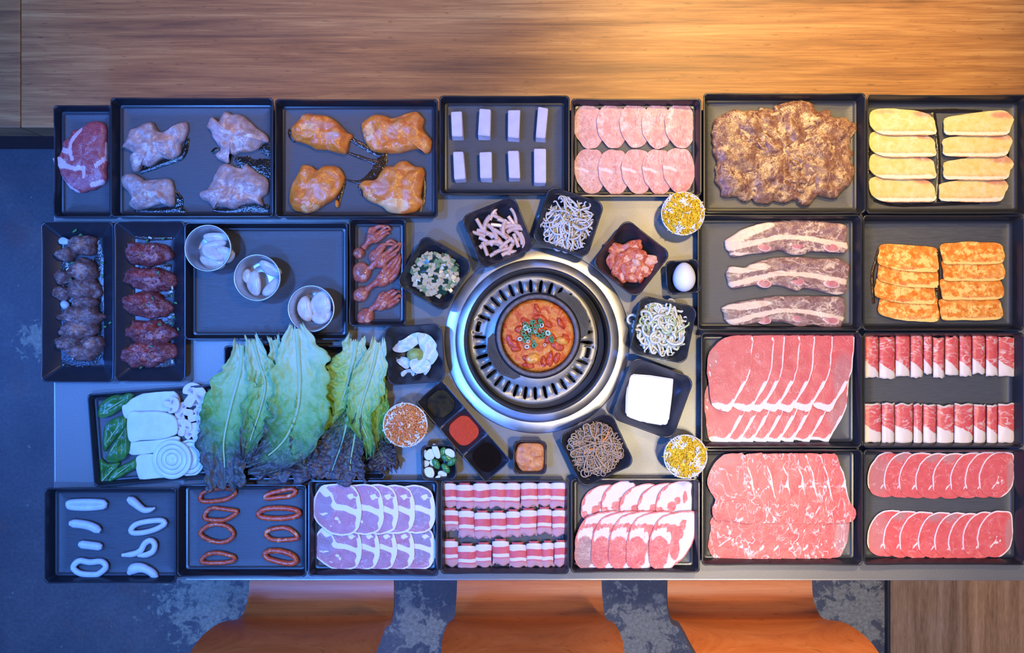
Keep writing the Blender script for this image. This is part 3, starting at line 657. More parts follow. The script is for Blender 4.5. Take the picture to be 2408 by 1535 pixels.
# steak
st = [(190, 700), (240, 680), (280, 600), (280, 540), (350, 490), (370, 440), (450, 420), (520, 370), (600, 345), (670, 360), (695, 410), (700, 600), (700, 800), (688, 900), (630, 960), (540, 1000), (420, 1020), (360, 980), (300, 900), (250, 810), (210, 770)]
def nrm(pts, ref):
    xs = [p_[0] for p_ in ref]; ys = [p_[1] for p_ in ref]; a, b, c, d = min(xs), max(xs), min(ys), max(ys)
    return [((x - a) / (b - a) * 2 - 1, (y - c) / (d - c) * 2 - 1) for x, y in pts]
fl = lambda pts, ref, w_, v=1: ('l', nrm(pts, ref), w_, v)
patch('raw_steak', f1(st), 'steak', .004, .004, .010, 4, None, 64, 12, [fl([(470, 425), (385, 530), (375, 620), (390, 720)], st, .09), fl([(290, 750), (400, 800), (500, 800), (500, 860)], st, .10), fl([(610, 770), (700, 690), (700, 560)], st, .10), fl([(200, 705), (290, 750)], st, .22), fl([(240, 810), (330, 950), (430, 1015)], st, .08), fl([(560, 950), (660, 920)], st, .1), fl([(300, 620), (350, 640)], st, .12)], (.002, 60), .06, None, 'single round red raw steak with white fat seams, upper left tray', 'meat')
# chicken thighs
ck = [[(870, 600), (850, 590), (890, 500), (920, 430), (990, 400), (1050, 365), (1130, 360), (1170, 430), (1230, 450), (1310, 420), (1380, 400), (1410, 360), (1460, 370), (1460, 440), (1430, 520), (1400, 560), (1390, 650), (1320, 700), (1260, 700), (1220, 690), (1150, 750), (1090, 775), (1030, 760), (1010, 810), (960, 820), (930, 770), (910, 690), (960, 660)],
      [(1640, 400), (1660, 330), (1700, 310), (1750, 350), (1780, 290), (1830, 255), (1880, 280), (1950, 280), (2030, 330), (2090, 400), (2150, 440), (2210, 490), (2225, 545), (2180, 550), (2130, 600), (2040, 640), (1950, 640), (1890, 670), (1840, 650), (1850, 740), (1800, 730), (1720, 680), (1780, 630), (1750, 580), (1700, 510), (1680, 440)],
      [(830, 880), (870, 845), (950, 840), (1020, 870), (1060, 900), (1180, 890), (1290, 890), (1320, 920), (1330, 1030), (1335, 1130), (1290, 1150), (1200, 1130), (1100, 1160), (1000, 1180), (950, 1170), (910, 1130), (930, 1080), (890, 1000), (850, 960)],
      [(1570, 1020), (1640, 990), (1680, 920), (1720, 840), (1750, 780), (1800, 745), (1870, 760), (1980, 790), (2010, 750), (2080, 800), (2150, 850), (2210, 890), (2225, 960), (2200, 1030), (2150, 1070), (2170, 1140), (2090, 1120), (1990, 1130), (1900, 1170), (1830, 1160), (1740, 1150), (1700, 1175), (1670, 1120), (1600, 1080)]]
plain('chicken_fat', (.70, .60, .50), .2, (.62, .50, .42), 90)
def strip(ac, pts, ws, h0, th=.0012, na=5):
    P2 = [W(x, y, h0) for x, y in pts]; n = len(P2); rows = []
    for i, p_ in enumerate(P2):
        t_ = (P2[min(i + 1, n - 1)] - P2[max(i - 1, 0)]).normalized(); s_ = Vector((-t_.y, t_.x, 0)); hw = ws[i] * S(h0) / 2
        rows.append([p_ + s_ * (hw * q / 2) + Vector((0, 0, th * (1 - (q / 2) ** 2))) for q in (-2, -1, 0, 1, 2)])
    V = [v for r in rows for v in r]; F = []
    for i in range(n - 1):
        for j in range(4): a = i * 5 + j; F.append((a, a + 1, a + 6, a + 5))
    ac.add(V, F)
def puddle(name, items, mat, label, h0=.0042):
    ac = Acc(); c = None
    for i, (pts, ws) in enumerate(items):
        q = spline([(x, y) for x, y in pts], 26, False); wl = [np.interp(k_ / 25 * (len(ws) - 1), range(len(ws)), ws) * (1 + .25 * nz(k_ * .9, i * 3.3, 5)) for k_ in range(26)]
        strip(ac, [(v.x, v.y) for v in q], wl, h0 + i * .00015)
    c = sum(ac.V, Vector()) / len(ac.V); c.z = TZ + h0
    ac.V = [v - c for v in ac.V]; o = ac.obj(name, mat); o.location = c
    return tag(o, label, 'liquid', None, 'stuff')
puddle('meat_juice', [(f1([(1680, 640), (1720, 610), (1760, 640)]), [8, 12, 4]), (f1([(1900, 690), (1990, 740), (2060, 760), (2160, 790), (2230, 860)]), [10, 36, 30, 50, 60]), (f1([(2130, 620), (2190, 580), (2232, 660)]), [10, 40, 20]), (f1([(1320, 1000), (1355, 1080), (1350, 1160), (1440, 1205)]), [10, 26, 30, 10]), (f1([(950, 1185), (1180, 1190), (1340, 1170)]), [8, 16, 20]), (f1([(1690, 1180), (1850, 1190), (2060, 1150), (2210, 1190)]), [8, 20, 24, 30]), (f1([(1000, 820), (1080, 790), (1260, 720), (1400, 660), (1450, 500)]), [10, 14, 16, 14, 8])], 'marinade_clear', 'dark clear juice pooled around the pale chicken thighs')
lbs = ['pale raw chicken thigh with a pointed flap, upper left of its tray', 'pale raw chicken thigh with pink patch, upper right of its tray', 'squarish pale raw chicken thigh at lower left of its tray', 'broad pale raw chicken thigh at lower right of its tray']
for i, o_ in enumerate(ck):
    pt = [('d', .35 - .5 * (i % 2), -.3 + .5 * (i > 1), .30, .20, .75), ('d', .3, .5, .25, .12, .7), ('d', -.3, .3, .16, .12, .6), ('b', .1 * i, .2, .3, .2, .48), ('b', -.5, .5, .3, .25, .45), ('l', [(-.4, -.2), (.1, .1), (.5, .0)], .16, .46), ('l', [(-.2, .7), (.2, .4), (.7, .6)], .14, .52)]
    cx_ = sum(p_[0] for p_ in o_) / len(o_); cy_ = sum(p_[1] for p_ in o_) / len(o_)
    patch('chicken_thigh', f1(o_), 'raw_chicken', .004, .004, .016, 3, None, 84, 16, pt, (.007, 45), .04, None, lbs[i], 'chicken', 'raw chicken thighs', seed=3.3 * i + 1)
oc = [[(215, 500), (250, 430), (300, 390), (330, 340), (400, 320), (500, 330), (600, 345), (690, 390), (770, 470), (830, 530), (890, 560), (850, 620), (830, 700), (800, 760), (730, 750), (600, 720), (480, 710), (430, 680), (330, 640), (260, 620), (220, 570)],
      [(980, 450), (1020, 390), (1100, 340), (1160, 330), (1240, 345), (1310, 370), (1400, 350), (1500, 310), (1580, 300), (1640, 340), (1665, 400), (1650, 480), (1690, 540), (1740, 610), (1745, 670), (1720, 740), (1670, 755), (1630, 710), (1550, 710), (1400, 750), (1250, 750), (1100, 730), (1060, 680), (1010, 600)],
      [(190, 1290), (205, 1160), (230, 1070), (290, 970), (340, 880), (430, 890), (500, 930), (580, 890), (690, 890), (760, 940), (800, 1010), (780, 1090), (740, 1180), (670, 1260), (560, 1320), (470, 1380), (390, 1405), (280, 1380), (220, 1340)],
      [(950, 1110), (1010, 1050), (1130, 1040), (1190, 960), (1240, 900), (1330, 890), (1400, 840), (1480, 840), (1560, 890), (1650, 910), (1670, 970), (1650, 1100), (1630, 1220), (1660, 1290), (1600, 1370), (1480, 1410), (1350, 1410), (1270, 1390), (1200, 1330), (1080, 1280), (1010, 1230), (990, 1160)]]
puddle('marinade_puddle', [(f2([(860, 590), (960, 645), (1080, 715), (1210, 780)]), [10, 14, 13, 16]), (f2([(830, 740), (980, 795), (1090, 835), (1200, 860)]), [5, 8, 10, 18]), (f2([(1230, 740), (1190, 860), (1120, 980), (960, 1060), (790, 1030)]), [14, 30, 24, 8, 3]), (f2([(1100, 960), (1010, 1060), (960, 1110), (985, 1220)]), [14, 8, 10, 4]), (f2([(1660, 960), (1660, 1100), (1645, 1230), (1600, 1380)]), [6, 10, 14, 16]), (f2([(200, 480), (205, 540), (250, 620)]), [10, 14, 8]), (f2([(790, 1060), (750, 1180), (715, 1290)]), [8, 10, 12])], 'marinade', 'dark marinade running between the four orange chicken thighs')
lbs = ['smooth orange marinated chicken thigh with pale centre, upper left of its tray', 'largest orange marinated chicken thigh, upper right of its tray', 'rounded orange marinated chicken thigh, lower left of its tray', 'folded orange marinated chicken thigh, lower right of its tray']
pts_ = [[('d', .35, .2, .25, .2, .9), ('d', -.1, -.35, .5, .2, .6), ('b', -.4, -.3, .3, .2, .6)], [('b', -.75, 0, .2, .5, .6), ('d', .0, -.1, .3, .2, .4)], [('d', .1, .2, .4, .3, .5), ('b', -.2, .8, .4, .2, .6)], [('b', .1, .7, .5, .3, .8), ('d', -.3, .0, .25, .3, .7), ('b', -.6, .3, .3, .3, .5)]]
for i, o_ in enumerate(oc):
    patch('marinated_chicken_thigh', f2(o_), 'orange_chicken', .004, .004, .018, 3, None, 84, 16, pts_[i], (.007, 42), .03, None, lbs[i], 'chicken', 'orange chicken thighs', seed=2.1 * i + 9)
patch('chicken_scrap', f2([(690, 1300), (700, 1262), (722, 1265), (738, 1300), (722, 1340), (698, 1335)]), 'orange_chicken', .004, .003, .005, 2, None, 24, 6, (), (0, 1), 0, None, 'tiny orange chicken scrap beside the lower left thigh', 'chicken')
# rice cakes
for i, (x, y, wd_, ln, r) in enumerate([(203, 345, 98, 218, 2), (450, 332, 100, 232, -2), (707, 345, 106, 240, -1), (958, 335, 82, 268, -5), (225, 710, 98, 235, 4), (460, 712, 100, 230, 0), (710, 705, 100, 238, 2), (942, 712, 100, 295, 0)]):
    h = .019; s_ = S(h) / 3.7625; a, b = wd_ * s_ / 2, ln * s_ / 2; (px, py), = f3([(x, y)]); p_ = W(px, py, h)
    ac = Acc(); bm = bmesh.new(); rr = random.Random(i)
    co = [(-a, -b, h), (a, -b, h), (a, b, h), (-a, b, h), (-a, -b - .005, 0), (a + .001, -b - .005, 0), (a + .0008, b - .001, 0), (-a, b - .001, 0)]
    co = [(x_ + rr.uniform(-.0012, .0012), y_ + rr.uniform(-.0012, .0012), z_) for x_, y_, z_ in co]
    vs = [bm.verts.new(v) for v in co]
    for f in [(0, 1, 2, 3), (4, 7, 6, 5), (0, 4, 5, 1), (1, 5, 6, 2), (2, 6, 7, 3), (3, 7, 4, 0)]: bm.faces.new([vs[q] for q in f])
    bmesh.ops.bevel(bm, geom=bm.edges[:], offset=.0012, segments=2, affect='EDGES')
    me = bpy.data.meshes.new('rice_cake'); bm.to_mesh(me); bm.free(); me.materials.append(M['rice_cake']); o = bpy.data.objects.new('rice_cake', me); COL.objects.link(o)
    o.location = (p_.x, p_.y, TZ + .0032); o.rotation_euler[2] = math.radians(-r if False else r * 1.0)
    tag(o, 'white rice cake block, %s in the %s row of its tray' % (nth(i % 4, 4), 'upper' if i < 4 else 'lower'), 'rice cake', 'white rice cake blocks')
# -------------------------------------------------- rows of overlapping slices
def row(name, outs, mat, t, dirn, labels, group, cat='meat', h0=.0042, paint=None, na=48, nr=8, zadd=None, edge=.03, sag=.0012, nse=(.0006, 60), pitch=None, th=.0016):
    """outs: outlines in photo pixels ordered from the bottom slice to the top one; dirn: world direction pointing to the top end"""
    d = Vector(dirn).normalized(); ends = []
    for o_ in outs: ends.append(max(W(x, y, h0).xy.dot(d) for x, y in o_))
    mp = pitch or max(min([b - a for a, b in zip(ends[:-1], ends[1:])] + [.2]), .018)
    sl = t * 1.25 / mp
    for i, o_ in enumerate(outs):
        e = ends[i]
        def zf(x, y, e=e, i=i):
            q = (e - (x * d.x + y * d.y)); z = sl * min(q, .2) + .0002 * i
            return z + (zadd(x, y) if zadd else 0)
        pt = paint(i) if callable(paint) else (paint or ())
        patch(name, o_, mat, h0, th, 0, 2, zf, na, nr, pt, nse, edge, None, labels[i], cat, group, seed=None)
def shift(pts, dx, dy, k_=1.0, kx=None):
    kx = kx or k_; cx_ = sum(p_[0] for p_ in pts) / len(pts); cy_ = sum(p_[1] for p_ in pts) / len(pts)
    return [(cx_ + (x - cx_) * kx + dx, cy_ + (y - cy_) * k_ + dy) for x, y in pts]
def ell(cx_, cy_, rx, ry, rot=0, n=14, jit=.05, rr=random.Random(4)):
    out = []; a0 = math.radians(rot)
    for i in range(n):
        a = 2 * PI * i / n; q = 1 + rr.uniform(-jit, jit); u, v = rx * q * math.cos(a), ry * q * math.sin(a)
        out.append((cx_ + u * math.cos(a0) - v * math.sin(a0), cy_ + u * math.sin(a0) + v * math.cos(a0)))
    return out
# tongue
TL = [(-120, 20), (-125, -60), (-90, -150), (-30, -190), (30, -185), (90, -175), (135, -100), (150, -10), (140, 80), (95, 165), (40, 190), (-20, 185), (-70, 130), (-105, 80)]
up = [f3([(cx_ + x * 1.0, cy_ + y) for x, y in TL]) for cx_, cy_ in [(1360, 375), (1565, 370), (1765, 365), (1960, 375), (2165, 370)]]
lo = [f3([(cx_ + x * 1.03, cy_ + y * 1.03) for x, y in TL]) for cx_, cy_ in [(1370, 765), (1580, 772), (1785, 770), (1970, 770), (2150, 760)]]
row('tongue_slice', up, 'tongue', .0022, (1, 0), ['pink tongue slice, %s in the upper row of its tray' % nth(i, 5) for i in range(5)], 'tongue slices', paint=lambda i: [('f', lambda X, Y, R, A: np.where(R > .72, .42, .12)), ('d', .25, .05, .35, .05, .8), ('b', -.7, -.1, .3, .5, .5)])
row('tongue_slice', lo, 'tongue', .0022, (1, 0), ['pink tongue slice with white streak, %s in the lower row' % nth(i, 5) for i in range(5)], 'tongue slices', paint=lambda i: [('f', lambda X, Y, R, A: np.where(R > .75, .38, .1)), ('d', .3, .0, .35, .05, .8), ('l', [(-.85, -.12), (-.45, -.08), (-.15, .02)], .1, 1), ('d', -.7, .5, .15, .2, .7)], zadd=lambda x, y: .001)
# bulgogi: heap of marinated scraps
bg = [(105, 420), (120, 300), (140, 240), (220, 200), (280, 180), (350, 195), (450, 190), (560, 180), (600, 150), (700, 125), (760, 120), (830, 140), (870, 190), (950, 190), (1000, 240), (1090, 250), (1150, 300), (1155, 360), (1110, 430), (1140, 500), (1120, 560), (1150, 650), (1110, 740), (1060, 770), (1030, 830), (960, 840), (900, 820), (840, 850), (800, 890), (740, 880), (720, 850), (660, 870), (600, 870), (560, 850), (510, 880), (450, 870), (400, 850), (340, 860), (260, 830), (180, 830), (150, 760), (130, 660), (150, 590), (110, 530)]
hp = empty('marinated_beef_heap', W(*f4([(630, 510)])[0], .004), 'brown heap of thin marinated beef scraps filling the upper right tray', 'meat')
hp['kind'] = 'stuff'
patch('heap_core', f4(bg), 'bulgogi', .004, .004, .014, 5, None, 110, 22, [('f', lambda X, Y, R, A: .28 + .25 * (np.sin(X * 9 + 3 * Y) * np.cos(Y * 8 - X * 4)))], (.009, 38), .05, hp)
rb = random.Random(11)
cb = f4([(630, 500)])[0]
for i in range(150):
    a = rb.random() * 2 * PI; q = math.sqrt(rb.random()) * .96
    x = 630 + q * 500 * math.cos(a) * (1 - .05 * math.cos(4 * a)); y = 500 + q * 345 * math.sin(a)
    (px, py), = f4([(x, y)]); rx = rb.uniform(8, 22); ry = rb.uniform(5, 10)
    o = ell(px, py, rx, ry, rb.random() * 180, 8, .4, rb); fb = rb.random() ** 2 * .9
    e_ = patch('beef_scrap', o, 'bulgogi', .004 + .0155 * math.sqrt(max(.06, 1 - q ** 4)) - .003, .0015, .004, 2, None, 18, 4, [('base', fb)], (.003, 120), .15, hp)
# wine belly: two columns of four, upper slice on top
LB = [(1290, 190), (1380, 175), (1500, 182), (1620, 195), (1720, 235), (1742, 300), (1738, 368), (1600, 376), (1400, 376), (1310, 350), (1262, 300), (1262, 220)]
RB = [(1815, 250), (1900, 228), (2100, 200), (2250, 192), (2322, 250), (2300, 310), (2260, 372), (2100, 382), (1900, 376), (1815, 366), (1810, 300)]
bp = lambda i: [('l', [(-1, .78), (0, .82), (1, .76)], .20, .95), ('d', .68, -.62, .34, .26, .9), ('d', -.5, -.75, .35, .14, .5), ('l', [(-1, .98), (1, .98)], .05, 0), ('d', 0, 1.02, 1.3, .14, .9), ('d', 0, .60, 1.0, .07, .35)]
cols = [[f4(shift(LB, 0, dy)) for dy in (490, 322, 160, 0)], [f4(shift(RB, dx, dy)) for dx, dy in ((-40, 485), (-5, 325), (-10, 155), (0, 0))]]
puddle('yellow_juice', [(f4([(1740, 200), (1770, 400), (1780, 600), (1770, 860)]), [10, 9, 9, 12]), (f4([(2290, 380), (2280, 560), (2240, 760), (2170, 850)]), [6, 10, 12, 8]), (f4([(1300, 850), (1450, 885), (1740, 880), (2080, 868)]), [5, 6, 7, 5]), (f4([(1400, 180), (1640, 190), (1900, 190), (2100, 190)]), [4, 6, 10, 4]), (f4([(1262, 380), (1262, 520), (1262, 650)]), [8, 10, 10])], 'marinade_clear', 'wet juice around the pale yellow pork belly slices')
for c_, nm in zip(cols, ('left', 'right')):
    row('pork_belly_slice', c_, 'wine_belly', .0030, (0, 1), ['pale yellow pork belly slice, %s in the %s column' % (nthv(3 - i, 4), nm) for i in range(4)], 'pale yellow pork belly slices', paint=bp, th=.0028, edge=.03)
f6b = CR(1640, 490, 3.135)
LS = [(1350, 270), (1450, 265), (1600, 275), (1740, 290), (1755, 340), (1752, 460), (1650, 470), (1500, 460), (1400, 440), (1320, 405), (1330, 320)]
RSp = [(1790, 265), (1900, 255), (1990, 245), (2100, 252), (2210, 258), (2242, 300), (2235, 395), (2100, 415), (1950, 412), (1850, 415), (1800, 405), (1790, 330)]
sp = lambda i: [('base', .40), ('b', .3 - .2 * i, -.1, .4, .25, .55), ('b', -.5 + .3 * i, .2, .25, .2, .6), ('l', [(-.95, .80), (0, .93), (.95, .86)], .16, .9), ('d', .1, .75, .6, .12, .6), ('b', .5, -.6, .3, .2, 0)]
cols = [[f6b(shift(LS, dx, dy)) for dx, dy in ((5, 365), (-22, 235), (0, 115), (0, 0))], [f6b(shift(RSp, dx, dy)) for dx, dy in ((-12, 410), (-5, 260), (5, 122), (0, 0))]]
puddle('orange_oil', [(f6b([(1335, 290), (1310, 400), (1290, 500), (1300, 700)]), [4, 8, 9, 7]), (f6b([(1775, 300), (1775, 500), (1775, 650), (1770, 800)]), [8, 8, 10, 9])], 'marinade', 'dark oily marinade beads beside the orange spicy pork')
for c_, nm in zip(cols, ('left', 'right')):
    row('spicy_pork_slice', c_, 'spicy', .0032, (0, 1), ['orange spicy pork slice, %s in the %s column of its tray' % (nthv(3 - i, 4), nm) for i in range(4)], 'orange spicy pork slices', paint=sp, th=.003, edge=.03, nse=(.0012, 60))
# short ribs
RBS = [[(190, 260), (230, 220), (340, 150), (480, 110), (600, 95), (800, 90), (950, 100), (1090, 130), (1090, 200), (1100, 290), (1080, 330), (950, 325), (820, 320), (780, 340), (680, 340), (600, 310), (500, 330), (380, 340), (260, 360), (220, 320)],
       [(205, 480), (230, 430), (330, 440), (420, 400), (540, 370), (700, 360), (880, 370), (1040, 375), (1110, 440), (1090, 520), (1080, 620), (1000, 635), (900, 610), (780, 590), (720, 610), (600, 570), (400, 570), (260, 590), (220, 540)],
       [(170, 750), (200, 720), (300, 690), (480, 660), (640, 645), (800, 645), (1040, 655), (1080, 700), (1070, 790), (1040, 890), (950, 885), (850, 860), (740, 870), (640, 840), (520, 835), (400, 850), (250, 860), (200, 810)]]
for i, o_ in enumerate(RBS):
    dy = (0, 265, 535)[i]
    seam = [(240, 300 + dy), (400, 255 + dy), (600, 212 + dy), (800, 225 + dy), (960, 255 + dy), (1090, 275 + dy)]
    top_ = [(215, 255 + dy), (330, 190 + dy), (480, 125 + dy)] if i == 0 else [(215, 450 + dy - 265), (330, 455 + dy - 265), (450, 430 + dy - 265)]
    o2 = patch('short_rib_strip', f6b(o_), 'rib', .004, .006, .005, 5, None, 90, 14, [fl(seam, o_, .17), fl(top_, o_, .26), ('l', [(-.9, .85), (0, .9), (.9, .95)], .15, .7), ('f', lambda X, Y, R, A: np.where((Y > .35), .30, 0)), ('d', -.97, .1, .1, .6, 1)], (.003, 70), .04, None, ('upper strip of beef short rib with three bone ovals', 'middle strip of beef short rib with three bone ovals', 'lower strip of beef short rib with three bone ovals')[i], 'meat', 'beef short rib strips')
    for bx, by, rx in ((490, 288, 55), (735, 272, 60), (985, 290, 65)):
        (px, py), = f6b([(bx, by + dy)]); patch('rib_bone', ell(px, py, rx / 3.135, 10, 8, 12, .06), 'rib_bone', .0125, .0015, .0018, 2.5, None, 26, 5, [('rim', .8)], (.0006, 100), 0, o2)
f7 = CR(1640, 770, 3.135); f8 = CR(1640, 1040, 3.135); g2 = CR(720, 1110, 3.822); g3 = CR(1330, 1110, 5.903)
# red beef with white tips: left slice on top
BF = [(65, 270), (80, 180), (160, 95), (240, 62), (330, 58), (390, 62), (384, 200), (372, 320), (330, 430), (262, 540), (225, 612), (180, 612), (105, 580), (85, 520), (74, 400), (60, 330)]
bfp = lambda i: [('l', [(.98, -.95), (.95, -.5), (.92, -.1), (.6, .35), (.25, .75)], .05, .9), ('l', [(.62, .30), (.2, .78), (-.1, .95)], .15, 1), ('l', [(-.75, .82), (-.2, .92), (.15, .80)], .12, 1), ('l', [(-.95, -.1), (-.7, .25), (-.55, .28)], .04, .8), ('l', [(-.9, -.2), (-.5, -.32)], .03, .7), ('d', -.75, -.35, .25, .25, .35)] + ([('d', .55, .1, .5, .6, .5)] if i == 0 else [])
tops = [f7(shift(BF, dx, 0, 1)) for dx in (745, 585, 455, 345, 235, 155, 0)]
BL = shift(BF, -18, 250, .98)
lows = [f7(shift(BL, dx, 6)) for dx in (740, 600, 480, 385, 285, 185, 95, 0)]
L_ = ['red beef slice with white tip, %s in the lower row' % nth(7 - i, 8) for i in range(8)]
row('beef_slice', lows, 'beef', .0016, (-1, 0), L_, 'beef slices with white tips', paint=bfp, th=.0012, pitch=.034)
L_ = ['red beef slice with white tip, %s in the upper row' % nth(6 - i, 7) for i in range(7)]
row('beef_slice', tops, 'beef', .0016, (-1, 0), L_, 'beef slices with white tips', paint=bfp, th=.0012, pitch=.036, zadd=lambda x, y: .0075)
# marbled sheets
MB = [(65, 300), (70, 240), (120, 140), (200, 80), (290, 74), (330, 78), (350, 150), (385, 230), (400, 330), (420, 420), (470, 500), (440, 570), (330, 585), (200, 560), (120, 560), (100, 470), (125, 420), (80, 350)]
mp = lambda i: [('l', [(.35, -1), (.5, -.6), (.62, -.15), (.72, .15), (.8, .35)], .065, 1), ('l', [(.6, -.2), (.5, -.05)], .06, 1), ('l', [(.15, .0), (-.1, .3), (-.5, .6)], .05, .7 * (i % 2)), ('d', -.8, -.3, .3, .4, .6 if i == 6 else .1), ('d', -.4, -.8, .5, .2, .5 if i in (2, 6) else 0)]
tops = [f8(shift(MB, dx, 0)) for dx in (680, 560, 455, 370, 260, 145, 0)]
ML = [(100, 560), (200, 470), (330, 450), (450, 470), (480, 560), (470, 700), (440, 800), (390, 855), (260, 868), (180, 872), (110, 840), (75, 760), (95, 640)]
lows = [f8(shift(ML, dx, 0 if dx < 500 else -14)) for dx in (630, 530, 425, 320, 210, 105, 0)]
row('marbled_beef_sheet', lows, 'marbled', .0016, (-1, 0), ['thin marbled beef sheet, %s in the lower row' % nth(6 - i, 7) for i in range(7)], 'marbled beef sheets', paint=lambda i: [('l', [(-.3, -.2), (-.1, .3), (.2, .5)], .06, .8), ('l', [(-.2, .2), (-.6, .5)], .05, .7), ('l', [(.3, .6), (.7, .3)], .05, .7)] + ([('d', .75, .2, .35, .8, .9)] if i == 0 else []), th=.0012, pitch=.034)
row('marbled_beef_sheet', tops, 'marbled', .0016, (-1, 0), ['thin marbled beef sheet with white vein, %s in the upper row' % nth(6 - i, 7) for i in range(7)], 'marbled beef sheets', paint=mp, th=.0012, pitch=.034, zadd=lambda x, y: .007)
# oval rounds: right slice on top
RU = [(-135, 90), (-140, 10), (-115, -70), (-60, -140), (10, -168), (80, -165), (120, -150), (132, -60), (128, 40), (100, 110), (40, 160), (-30, 165), (-100, 140)]
def rp(i): return [('rim', .93, 2.4, 1.5), ('rim', .90, 1.35, .9), ('l', [(-.3, .6), (0, .35), (.25, .4), (.3, .2)], .06, .8), ('l', [(0, .35), (.1, .1)], .05, .7)] + ([('d', .8, .1, .25, .8, .7), ('rim', .92, 0, 1.6)] if i == 7 else []) + ([('d', -.4, .0, .7, .9, .5)] if i == 0 else []) + ([('d', -.1, -.85, .4, .25, .8)] if i in (1, 3, 4) else [])
ups = [f8([(x + 140 + lx, y + cy_) for x, y in RU]) for lx, cy_ in ((1245, 235), (1365, 238), (1475, 240), (1595, 245), (1720, 245), (1850, 240), (1958, 236), (2060, 234))]
los = [f8([(x + 140 + lx, y * 1.02 + cy_) for x, y in RU]) for lx, cy_ in ((1243, 668), (1360, 674), (1478, 680), (1615, 682), (1735, 685), (1838, 690), (1940, 680), (2048, 672))]
row('round_beef_slice', ups, 'rounds', .0018, (1, 0), ['oval red beef slice with pale rim, %s in the upper row' % nth(i, 8) for i in range(8)], 'oval red beef slices', paint=rp, pitch=.034, edge=.03)
row('round_beef_slice', los, 'rounds', .0018, (1, 0), ['oval red beef slice with pale rim, %s in the lower row' % nth(i, 8) for i in range(8)], 'oval red beef slices', paint=rp, pitch=.034, edge=.03)
# pork shoulder rounds: left slice on top
def shp(i): return [('rim', .88), ('l', [(-.35, -.55), (-.1, -.1), (.35, -.05), (.85, .15)], .17, 1), ('l', [(-.7, -.9), (-.35, -.5)], .22, 1), ('l', [(.85, -.4), (.93, .2), (.8, .6)], .12, 1), ('l', [(-.75, .2), (-.4, .15)], .06, 1), ('b', .55, -.5, .13, .12, .9), ('l', [(-.05, .35), (.1, .45)], .09, 1), ('l', [(-.5, .4), (-.2, .7)], .04, .6), ('b', -.35, -.35, .15, .17, 0)] + ([('d', -.5, -.2, .35, .6, .7)] if i == 4 else [('d', .3, .4, .5, .4, .25)]) + ([('d', .4, -.3, .6, .9, .8)] if i == 0 else [])
SH = [(-215, 20), (-200, -110), (-140, -205), (-40, -225), (70, -230), (170, -190), (210, -90), (222, 20), (212, 120), (170, 200), (80, 232), (-30, 225), (-130, 165), (-195, 100)]
ups = [g2([(285 + x + dx, 322 + y * (1 - .00012 * dx)) for x, y in SH]) for dx in (660, 478, 330, 200, 0)]
los = [g2([(285 + x + dx, 672 + y * .86) for x, y in SH]) for dx in (660, 470, 312, 160, 0)]
row('pork_shoulder_slice', los, 'shoulder', .0018, (-1, 0), ['round pork slice with white fat rim, %s in the lower row' % nth(4 - i, 5) for i in range(5)], 'round pork slices', paint=shp, pitch=.044)
row('pork_shoulder_slice', ups, 'shoulder', .0018, (-1, 0), ['round pork slice with white fat rim, %s in the upper row' % nth(4 - i, 5) for i in range(5)], 'round pork slices', paint=shp, pitch=.044, zadd=lambda x, y: .0065)
# jowl: right slice on top, lower row over the upper one
JU = [(1240, 440), (1290, 270), (1430, 160), (1600, 110), (1740, 130), (1800, 280), (1795, 480), (1700, 640), (1450, 640), (1270, 560)]
JL = [(1150, 870), (1190, 760), (1250, 650), (1330, 580), (1500, 530), (1700, 510), (1790, 540), (1795, 700), (1760, 930), (1640, 1130), (1480, 1270), (1400, 1340), (1320, 1320), (1200, 1280), (1140, 1190), (1142, 1000)]
jup = lambda i: [('base', 1), ('b', -.2, .3, .22, .25, 0), ('b', .1, .02, .16, .2, .05), ('b', .45, -.15, .10, .35, .1), ('b', -.75, .55, .2, .25, .2), ('rimset', .93, .15), ('l', [(-.95, .2), (-.75, -.4), (-.3, -.8), (.2, -.97)], .08, .25)]
jlp = lambda i: [('base', 1), ('b', -.55, .35, .42, .52, 0), ('b', .1, -.25, .36, .26, .0), ('b', .45, -.55, .14, .18, .05), ('l', [(-.95, -.35), (-.5, -.52), (.05, -.5)], .12, .2), ('l', [(-.15, -.25), (-.08, .1), (-.12, .6)], .10, 1), ('b', .08, .25, .22, .4, .1), ('d', -.05, .85, .18, .2, .9), ('rimset', .94, .15)] + ([('d', -.4, .4, .6, .6, .9)] if i == 0 else [('d', -.1, .05, .15, .25, .4)])
ups = [g3(shift(JU, dx, dy, 1, kx)) for dx, dy, kx in ((-1060, 60, .9), (-780, 0, .9), (-505, 45, 1), (-250, 35, 1), (0, 0, 1))]
los = [g3(shift(JL, dx, 10)) for dx in (-1020, -790, -555, -310, 0)]
row('pork_jowl_slice', ups, 'jowl', .002, (1, 0), ['mostly white fatty pork slice, %s in the upper row' % nth(i, 5) for i in range(5)], 'fatty pork slices', paint=jup, pitch=.034)
row('pork_jowl_slice', los, 'jowl', .002, (1, 0), ['white and red pork slice, %s in the lower row' % nth(i, 5) for i in range(5)], 'fatty pork slices', paint=jlp, pitch=.034, zadd=lambda x, y: .007)
